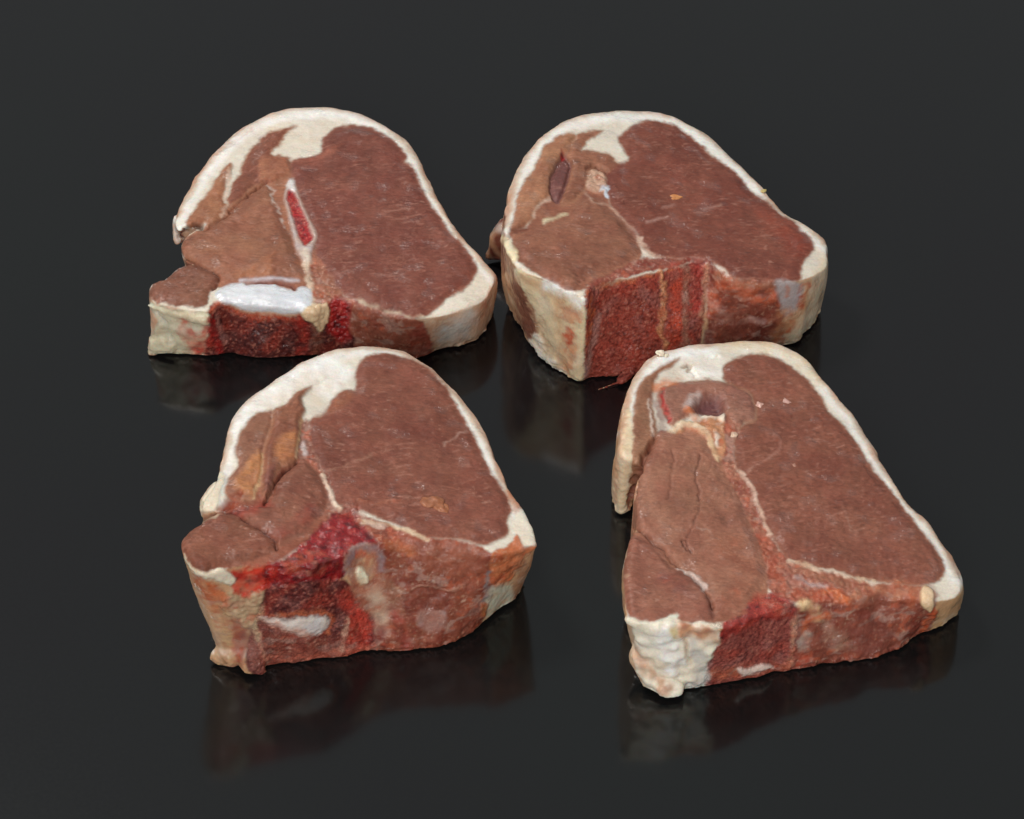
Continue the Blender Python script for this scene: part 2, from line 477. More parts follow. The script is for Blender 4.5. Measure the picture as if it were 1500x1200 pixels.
    colr = mixc(colr, srgb((240, 237, 232)), sstep(7, 12, dd) * (1 - sstep(14, 24, dd)) * 0.65)
    parts = ['fat_rim', 'skin_side', 'underside']
    lab = np.zeros(nv, int)
    lab[(N[:, 2] < 0.35)] = 1
    und = N[:, 2] < -0.5
    colr[und] = pat('meat', (130, 78, 64), V[und], seed + 30)
    lab[und] = 2
    H = np.zeros(nv); wet = np.zeros(nv)
    for si, st in enumerate(spec['strokes']):
        part, kind, c3, shape = st[:4]
        o = st[4] if len(st) > 4 else {}
        w = o.get('w', 1.0); soft = o.get('e', 2.8); op = o.get('a', 1.0)
        line = 'r' in o
        if o.get('raw'): poly = np.asarray(shape, float)
        else: poly = catmull(shape, 4, closed=not line) if len(shape) > 2 else np.asarray(shape, float)
        pad = 14 + (o.get('r', 0) if not hasattr(o.get('r', 0), '__len__') else max(o['r'])) + soft
        bb = (PX[:, 0] > poly[:, 0].min() - pad) & (PX[:, 0] < poly[:, 0].max() + pad) & (PX[:, 1] > poly[:, 1].min() - pad) & (PX[:, 1] < poly[:, 1].max() + pad) & (vis > 0)
        I = np.nonzero(bb)[0]
        if len(I) == 0: continue
        Q = PX[I] + (W[I] + W2[I]) * w
        d = seg_dist(Q, poly, closed=not line)
        if line:
            sd = o['r'] * (1 + 0.55 * noise(V[I], 3.5, seed + si + 7)) - d
        else:
            sd = np.where(inside(Q, poly), d, -d) + o.get('grow', 0)
        a = sstep(-soft, soft, sd)
        if 'br' in o:      # broken up by noise
            a = a * sstep(o['br'] - 0.45, o['br'] + 0.45, noise(V[I], o.get('bs', 2.5), seed + si))
        a = a * vis[I]
        if not part: a = a * np.clip(0.85 + 0.6 * noise(V[I], 3.0, seed + si + 90), 0, 1)
        J = a > 0.003
        I = I[J]; a = a[J]; sd = sd[J]
        if len(I) == 0: continue
        if kind != 'none':
            cc = pat(kind, c3, V[I], seed + si * 3, o.get('ang', 10))
            if 'rim' in o:
                rc, rw = o['rim'][:3], o['rim'][3]
                cc = mixc(cc, srgb(rc), (1 - sstep(0, rw, sd)) * 0.75)
            colr[I] = mixc(colr[I], cc, a * op)
        if part:
            if part not in parts: parts.append(part)
            L = I[a > 0.5]; lab[L] = parts.index(part)
            H[I] *= 1 - a * 0.7 * (not line)
        h = o.get('h', 0.0)
        H[I] += h * a
        if 'dome' in o:
            H[I] += o['dome'] * sstep(0, o.get('dw', 14), sd)
        g = o.get('g', 0.0)
        if g: H[I] += g * a * noise(V[I], o.get('gs', 1.2), seed + si + 50)
        wet[I] = wet[I] * (1 - a) + o.get('wet', 0.0) * a
    # fine relief everywhere
    topness = sstep(0.5, 0.9, N[:, 2])
    glist = sstep(0.12, 0.5, noise(V, 6.5, seed + 63)) * topness
    wet = np.clip(np.maximum(wet * 0.5, sstep(0.25, 0.6, noise(V, 4.5, seed + 63)) * 0.9), 0, 1)
    H += glist * 0.10 * noise(V, (1.3, .7, 1), seed + 64)
    H += (0.03 + 0.06 * (1 - topness)) * noise(V, 0.9, seed + 60) + topness * (0.08 * noise(V, (3.0, 1.0, 2), seed + 61) + 0.10 * noise(V, 2.4, seed + 65) + 0.22 * noise(V, 7, seed + 66))
    low = sstep(1.2, 3.0, V[:, 2])
    V = V + N * (H * np.maximum(low, 0.15) * np.where(und, 0, 1))[:, None]
    V = neighbours_smooth(V, E, 1, 0.35)
    V[:, 2] = np.maximum(V[:, 2], 0.15)
    foot = (1 - sstep(1.0, 4.0, V[:, 2])) * (N[:, 2] < 0.5) * (~und)
    V[:, :2] += (N[:, :2] * (foot * (0.55 * noise(V, 1.7, seed + 70) + 0.3 * noise(V, 0.9, seed + 71)))[:, None])
    V[:, 2] = np.maximum(V[:, 2], 0.1)
    # per face label
    FL = lab[F]; fl = np.sort(FL, 1)[:, 1]
    N, fn = vnormals(V, F)
    V /= 1000.0
    loc = np.array([c[0], c[1], 0.0]) / 1000.0
    root = bpy.data.objects.new('lamb_chop', None); col.objects.link(root)
    root.location = loc
    root.empty_display_size = 0.02
    root['label'] = spec['label']; root['category'] = 'lamb chop'; root['group'] = 'raw lamb chops laid on the black surface'
    # split labels into connected pieces, so that each piece is one object; specks join their neighbour
    nf = len(F)
    ek = np.sort(np.stack([F, np.roll(F, -1, 1)], 2).reshape(-1, 2), 1)
    key = ek[:, 0].astype(np.int64) * nv + ek[:, 1]; fid = np.repeat(np.arange(nf), 4)
    od = np.argsort(key, kind='stable'); key = key[od]; fid = fid[od]
    eq = np.nonzero(key[1:] == key[:-1])[0]; fa, fb = fid[eq], fid[eq + 1]
    def components(lbl):
        same = lbl[fa] == lbl[fb]; a, b = fa[same], fb[same]
        c = np.arange(nf)
        while True:
            m = np.minimum(c[a], c[b]); old = c.copy()
            np.minimum.at(c, c[a], m); np.minimum.at(c, c[b], m)
            while True:
                c2 = c[c]
                if np.array_equal(c2, c): break
                c = c2
            if np.array_equal(old, c): return c
    for _ in range(4):
        cmp_ = components(fl)
        cnt = np.bincount(cmp_, minlength=nf)
        small = cnt[cmp_] < 220
        if not small.any(): break
        for a, b in ((fa, fb), (fb, fa)):
            m = small[a] & ~small[b]
            # the whole speck takes the label of one neighbour
            tgt = np.full(nf, -1); tgt[cmp_[a[m]]] = fl[b[m]]
            t = tgt[cmp_]; fl = np.where(small & (t >= 0), t, fl)
    cmp_ = components(fl); cnt = np.bincount(cmp_, minlength=nf)
    roots = [c for c in np.nonzero(cnt)[0] if cnt[c] >= 60]
    roots.sort(key=lambda c: (fl[c], -cnt[c]))
    made = {}; objs = []
    for rt in roots:
        pname = parts[fl[rt]]
        Fs = F[cmp_ == rt]
        used, inv = np.unique(Fs, return_inverse=True); Fs = inv.reshape(-1, 4)
        Vs = V[used] - loc
        name = pname.split('#')[0]
        m = bpy.data.meshes.new(name)
        m.vertices.add(len(Vs)); m.vertices.foreach_set('co', Vs.ravel().astype(np.float32))
        m.loops.add(len(Fs) * 4); m.loops.foreach_set('vertex_index', Fs.ravel().astype(np.int32))
        m.polygons.add(len(Fs)); m.polygons.foreach_set('loop_start', np.arange(0, len(Fs) * 4, 4, dtype=np.int32))
        m.update(calc_edges=True)
        m.polygons.foreach_set('use_smooth', np.ones(len(Fs), bool))
        ca = m.attributes.new('Col', 'FLOAT_COLOR', 'POINT')
        ca.data.foreach_set('color', np.concatenate([colr[used], np.ones((len(used), 1))], 1).ravel().astype(np.float32))
        wa = m.attributes.new('Wet', 'FLOAT', 'POINT'); wa.data.foreach_set('value', wet[used].astype(np.float32))
        m.normals_split_custom_set_from_vertices(N[used].astype(np.float32))
        m.materials.append(MAT[PARTMAT[name]])
        o = bpy.data.objects.new(name, m); col.objects.link(o)
        made.setdefault(name, o); objs.append((name, o))
    for name, o in objs:
        par = PARENT.get(name)
        o.parent = made[par] if par in made else root
    # crumbs lying on the meat
    for ci, (px, py, r, c3, asp, ang) in enumerate(spec.get('crumbs', [])):
        p = on_top(px, py)
        import bmesh
        bm = bmesh.new(); bmesh.ops.create_icosphere(bm, subdivisions=4, radius=1.0)
        P = np.array([v.co[:] for v in bm.verts])
        rr = 1 + 0.42 * noise(P * 3, 2.6, ci + seed) + 0.12 * noise(P * 3, 1.2, ci + seed + 5)
        P = P * rr[:, None] * np.array([r * asp, r, r * 0.45])
        ca, sa = math.cos(math.radians(ang)), math.sin(math.radians(ang))
        P = np.stack([P[:, 0] * ca - P[:, 1] * sa, P[:, 0] * sa + P[:, 1] * ca, P[:, 2]], 1) + p + np.array([0, 0, r * 0.15])
        P = P / 1000 - loc
        for v, q in zip(bm.verts, P): v.co = q
        m = bpy.data.meshes.new('crumb'); bm.to_mesh(m); bm.free()
        m.polygons.foreach_set('use_smooth', np.ones(len(m.polygons), bool))
        at = m.attributes.new('Col', 'FLOAT_COLOR', 'POINT')
        cc = tint(srgb(c3), P * 1000, 0.25, 1.0, ci)
        at.data.foreach_set('color', np.concatenate([cc, np.ones((len(cc), 1))], 1).ravel().astype(np.float32))
        m.materials.append(MAT['tissue'])
        o = bpy.data.objects.new('crumb', m); col.objects.link(o); o.parent = root
    return root

# ------------------------------------------------------------------ shorthand for the traced regions
MEAT = (122, 70, 58)
ORANGE = (196, 110, 72)
CREAM = (222, 204, 176)

chop_a = dict(seed=3,
 label='thin chop with white cartilage above its dark bone and a slim red marrow strip',
 plane=[(300, 450, 20), (700, 430, 17), (440, 160, 19)],
 skin=(198, 158, 130),
 outline=[(256, 325, 264, 357), (262, 303), (280, 270), (300, 238), (325, 210), (355, 184), (395, 164), (435, 154), (480, 154), (520, 161), (555, 177),
  (585, 196), (608, 222), (628, 262), (650, 304), (675, 342), (700, 369), (720, 393), (727, 410, 724, 448), (718, 430, 713, 480), (692, 448, 692, 505), (657, 459, 650, 513),
  (622, 466, 618, 526), (590, 463, 590, 530), (560, 454, 560, 530), (530, 446, 530, 528), (505, 441, 505, 526), (480, 447, 478, 524), (455, 456, 450, 524), (420, 444, 415, 528), (370, 440, 370, 526),
  (330, 443, 335, 521), (308, 456, 300, 524), (285, 456, 275, 523), (255, 450, 245, 521), (230, 443, 222, 516), (219, 432, 232, 496), (220, 415, 238, 478), (240, 408, 245, 470), (258, 392),
  (275, 387), (283, 384), (268, 376, 292, 430), (265, 362, 288, 420), (268, 350, 290, 410), (276, 340), (290, 332), (274, 334, 282, 380), (261, 337, 266, 361)],
 lumps=[[(258, 325, 16, 1.2, 2.5), (260, 340, 13, 1.4, 2.5), (260, 352, 11, 1.0, 1.5)],
        [(300, 468, 17, 2, 2), (262, 458, 17.5, 1.6, 1.6), (236, 452, 18, 1.3, 1.3), (218, 447, 18.5, 0.4, 0.4)],
        [(246, 500, 5, 3, 4), (228, 505, 3, 2.4, 3), (224, 512, 1.5, 2, 1.5)]],
 strokes=[
  ('tenderloin_muscle', 'meat', (150, 96, 76), [(268, 374), (265, 360), (275, 346), (300, 332), (322, 310), (338, 300), (354, 270), (380, 262), (426, 240), (440, 270), (470, 370), (500, 430), (450, 445), (320, 420), (302, 446), (262, 447), (226, 440), (218, 425), (235, 406), (262, 390)], dict(w=.8)),
  (None, 'skin', (200, 150, 118), [(315, 225), (345, 205), (368, 188)], dict(r=2.0, a=.6, h=-.4)),
  (None, 'fat', (244, 240, 234), [(300, 262), (325, 225), (370, 188), (430, 170), (500, 168), (560, 190)], dict(r=7, e=6, a=.6)),
  ('flank_muscle', 'meat', (152, 100, 76), [(337, 238), (325, 248), (318, 262), (305, 282), (290, 300), (277, 318), (273, 330), (285, 335), (300, 328), (315, 333), (325, 318), (334, 303), (328, 293), (330, 275), (340, 248)], dict(e=3.4, rim=(168, 118, 90, 5), dome=.5, dw=9, h=.2, w=.7, ang=70)),
  ('flank_muscle#2', 'meat', (126, 74, 60), [(354, 242), (363, 226), (384, 200), (410, 190), (434, 184), (420, 196), (414, 208), (401, 221), (402, 230), (426, 232), (427, 250), (400, 272), (385, 270), (370, 276), (350, 296), (338, 303), (333, 312), (334, 290), (342, 264), (352, 254)], dict(e=3.4, rim=(168, 118, 90, 5), dome=.5, dw=9, ang=50)),
  (None, 'meat', (156, 100, 78), [(378, 240), (398, 228), (428, 236), (424, 254), (402, 268), (384, 264)], dict(e=4, h=.3, w=1.2)),
  (None, 'fat', (208, 176, 156), [(336, 248), (334, 270), (330, 292), (332, 302), (324, 315)], dict(r=2.2, a=.8, h=.2)),
  ('loin_muscle', 'meat', (119, 66, 56), [(470, 217), (474, 204), (490, 190), (515, 184), (540, 187), (560, 195), (580, 210), (595, 228), (592, 238), (604, 246), (615, 270), (628, 295), (648, 325), (662, 345), (680, 362), (698, 390), (695, 405), (684, 420), (660, 434), (640, 452), (618, 464), (595, 464), (560, 455), (525, 441), (503, 430), (488, 415), (476, 395), (466, 380), (462, 360), (455, 335), (445, 305), (435, 280), (428, 262), (426, 245), (432, 235), (455, 231), (470, 224)],
     dict(grow=1.5, e=3.2, dome=.7, dw=16, rim=(150, 98, 80, 7), ang=15, w=.7, wet=.1)),
  (None, 'meat', (158, 92, 76), [(430, 235), (450, 232), (480, 222), (500, 215), (470, 240), (445, 246)], dict(e=7, a=.6)),
  ('tenderloin_muscle', 'meat', (138, 88, 70), [(267, 374), (265, 361), (274, 349), (295, 339), (318, 323), (340, 306), (355, 291), (378, 274), (392, 270), (402, 284), (410, 305), (418, 330), (428, 352), (438, 378), (447, 398), (452, 414), (420, 412), (380, 408), (340, 412), (322, 403), (300, 393), (284, 388)], dict(dome=1.2, dw=16, ang=-30, w=.7)),
  (None, 'meat', (163, 105, 76), [(330, 406), (360, 397), (395, 378), (402, 376), (395, 398), (400, 408), (360, 410)], dict(e=5, a=.6, h=.3)),
  (None, 'none', (0, 0, 0), [(392, 268), (375, 278), (350, 298), (335, 312), (318, 327), (300, 338)], dict(r=1.0, h=-1.3, e=2)),
  (None, 'meat', (90, 45, 36), [(392, 268), (375, 278), (350, 298), (335, 312)], dict(r=.7, e=1.6, a=.7)),  # groove between the muscles, its shade painted in dark red
  ('side_muscle', 'meat', (124, 77, 62), [(220, 428), (222, 417), (235, 408), (250, 403), (262, 390), (275, 386), (290, 390), (305, 395), (318, 403), (320, 415), (312, 425), (302, 445), (290, 451), (262, 447), (240, 445), (226, 440)], dict(dome=.8, dw=10, ang=30, wet=.3)),
  (None, 'cart', (200, 195, 195), [(232, 412), (246, 404), (258, 392), (268, 387)], dict(r=1.6, a=.7)),
  (None, 'meat', (80, 38, 30), [(262, 377), (284, 387), (304, 396), (321, 408), (312, 426)], dict(r=1.2, e=2, h=-1.4, a=.7)),  # recessed seam with crevice shade painted into the colour
  (None, 'meat', (60, 28, 22), [(262, 345), (278, 336), (296, 331)], dict(r=4, e=3, h=-1.6, a=.8)),  # notch under the flap, painted dark for its shade
  ('tendon', 'rag', (160, 108, 88), [(452, 372), (462, 372), (480, 398), (500, 428), (520, 440), (500, 445), (470, 448), (455, 440), (450, 410)], dict(g=.3, wet=.1)),
  (None, 'cart', (214, 192, 168), [(446, 372), (450, 395), (454, 418), (455, 440), (462, 455)], dict(r=4.5, e=3, a=.8, h=.2)),
  (None, 'cart', (215, 200, 190), [(392, 274), (403, 282), (398, 290), (408, 312), (415, 330)], dict(r=1.8, a=.75, br=-.2)),
  ('rib_bone', 'cart', (190, 164, 152), [(425, 263), (420, 276), (416, 290), (423, 318), (430, 350), (436, 370), (443, 384), (455, 382), (458, 365), (464, 345), (453, 323), (441, 295), (432, 271)], dict(h=.5, w=.4, wet=.4)),
  (None, 'cart', (226, 220, 216), [(425, 268), (428, 278)], dict(r=5, e=3, a=.9)),
  (None, 'cart', (222, 204, 186), [(446, 370), (450, 382)], dict(r=6, e=4, a=.9)),
  ('bone_marrow', 'marrow', (148, 24, 28), [(422, 282), (420, 293), (428, 315), (433, 335), (438, 350), (448, 359), (458, 350), (455, 338), (446, 315), (436, 292), (429, 281)], dict(h=-.3, g=.2, gs=.8, w=.5, wet=.3)),
  ('trimmed_muscle', 'rag', (150, 90, 74), [(508, 440), (530, 443), (560, 453), (592, 463), (615, 470), (626, 486), (632, 520), (600, 545), (540, 545), (515, 530), (512, 480)], dict(g=.3, gs=3, wet=.5)),
  (None, 'fat', (214, 196, 172), [(526, 441), (552, 452), (592, 462), (618, 464)], dict(r=2.2, a=.75, br=-.3)),
  (None, 'meat', (128, 56, 46), [(608, 480), (622, 476), (632, 500), (628, 530), (600, 530), (598, 505)], dict(a=.7, e=4)),
  ('backbone', 'marrow', (78, 30, 27), [(306, 452), (318, 446), (332, 448), (350, 455), (380, 462), (415, 463), (445, 462), (455, 468), (470, 480), (482, 470), (484, 450), (490, 440), (505, 438), (512, 450), (512, 478), (520, 500), (515, 540), (430, 540), (300, 530), (302, 490)], dict(g=.2, gs=.9, wet=.1)),
  (None, 'rag', (190, 88, 58), [(310, 455), (322, 446), (345, 456), (380, 464), (415, 466), (452, 466)], dict(r=4, e=4, a=.8)),
  (None, 'blood', (158, 30, 28), [(306, 470), (312, 490), (320, 510), (325, 522)], dict(r=6, e=5, a=.8)),
  (None, 'cart', (180, 120, 110), [(318, 462), (322, 480), (330, 500)], dict(r=3, e=3, a=.5)),
  (None, 'blood', (160, 40, 30), [(438, 466), (446, 485), (442, 515)], dict(r=8, e=6, a=.7)),
  (None, 'rag', (150, 95, 80), [(462, 482), (464, 500), (460, 520)], dict(r=6, e=5, a=.7)),
  ('blood_clot', 'blood', (160, 30, 30), [(486, 441), (503, 438), (510, 450), (512, 472), (514, 495), (500, 500), (484, 490), (478, 468)], dict(e=5, h=-.3, g=.5, gs=1, wet=.7)),
  ('cartilage', 'cart', (226, 228, 232), [(316, 434), (325, 422), (345, 416), (372, 415), (400, 417), (425, 425), (445, 421), (456, 428), (455, 446), (448, 456), (420, 459), (395, 457), (362, 455), (342, 447), (325, 444)], dict(h=.3, dome=.5, dw=9, w=.45, e=3, wet=1.2)),
  (None, 'cart', (190, 196, 204), [(405, 442), (425, 440), (442, 436)], dict(r=8, e=7, a=.6)),  # soft grey shading on the right of the cartilage, painted in
  (None, 'cart', (196, 190, 196), [(352, 412), (390, 409), (438, 412)], dict(r=1.5, w=.4, h=.2)),
  (None, 'meat', (112, 62, 58), [(362, 415), (395, 413), (425, 418), (432, 424)], dict(r=1.8, h=-.9, a=.9, w=.4)),  # groove below the crescent, shade painted into its dark colour
  ('cartilage#2', 'fat', (214, 186, 150), [(442, 457), (455, 448), (478, 444), (484, 458), (478, 475), (466, 486), (458, 474), (446, 468)], dict(h=.6, g=.4, gs=1.2)),
  ('fat_block', 'fat', (206, 196, 168), [(216, 444), (232, 448), (260, 454), (302, 458), (306, 470), (302, 500), (292, 526), (240, 524), (218, 516), (222, 490), (230, 470)], dict(g=.4, gs=3, wet=.3)),
  (None, 'skin', (205, 200, 190), [(230, 460), (240, 475), (246, 492), (252, 505)], dict(r=4, h=-.8, a=.4, e=3)),
  (None, 'rag', (205, 84, 60), [(262, 472), (276, 470), (286, 488), (302, 492), (300, 515), (284, 520), (270, 502)], dict(e=7, w=2.2, a=.75)),
  (None, 'blood', (176, 40, 34), [(284, 515), (296, 510), (304, 490), (306, 470)], dict(r=5, e=5, w=2, a=.7)),
  (None, 'cart', (196, 194, 188), [(655, 470), (675, 462), (690, 450), (700, 462), (690, 490), (668, 500), (640, 505), (638, 485)], dict(e=8, a=.8)),
  (None, 'rag', (205, 130, 88), [(698, 470), (710, 450), (722, 425), (728, 410)], dict(r=5, br=.05, e=5, a=.7)),
 ])

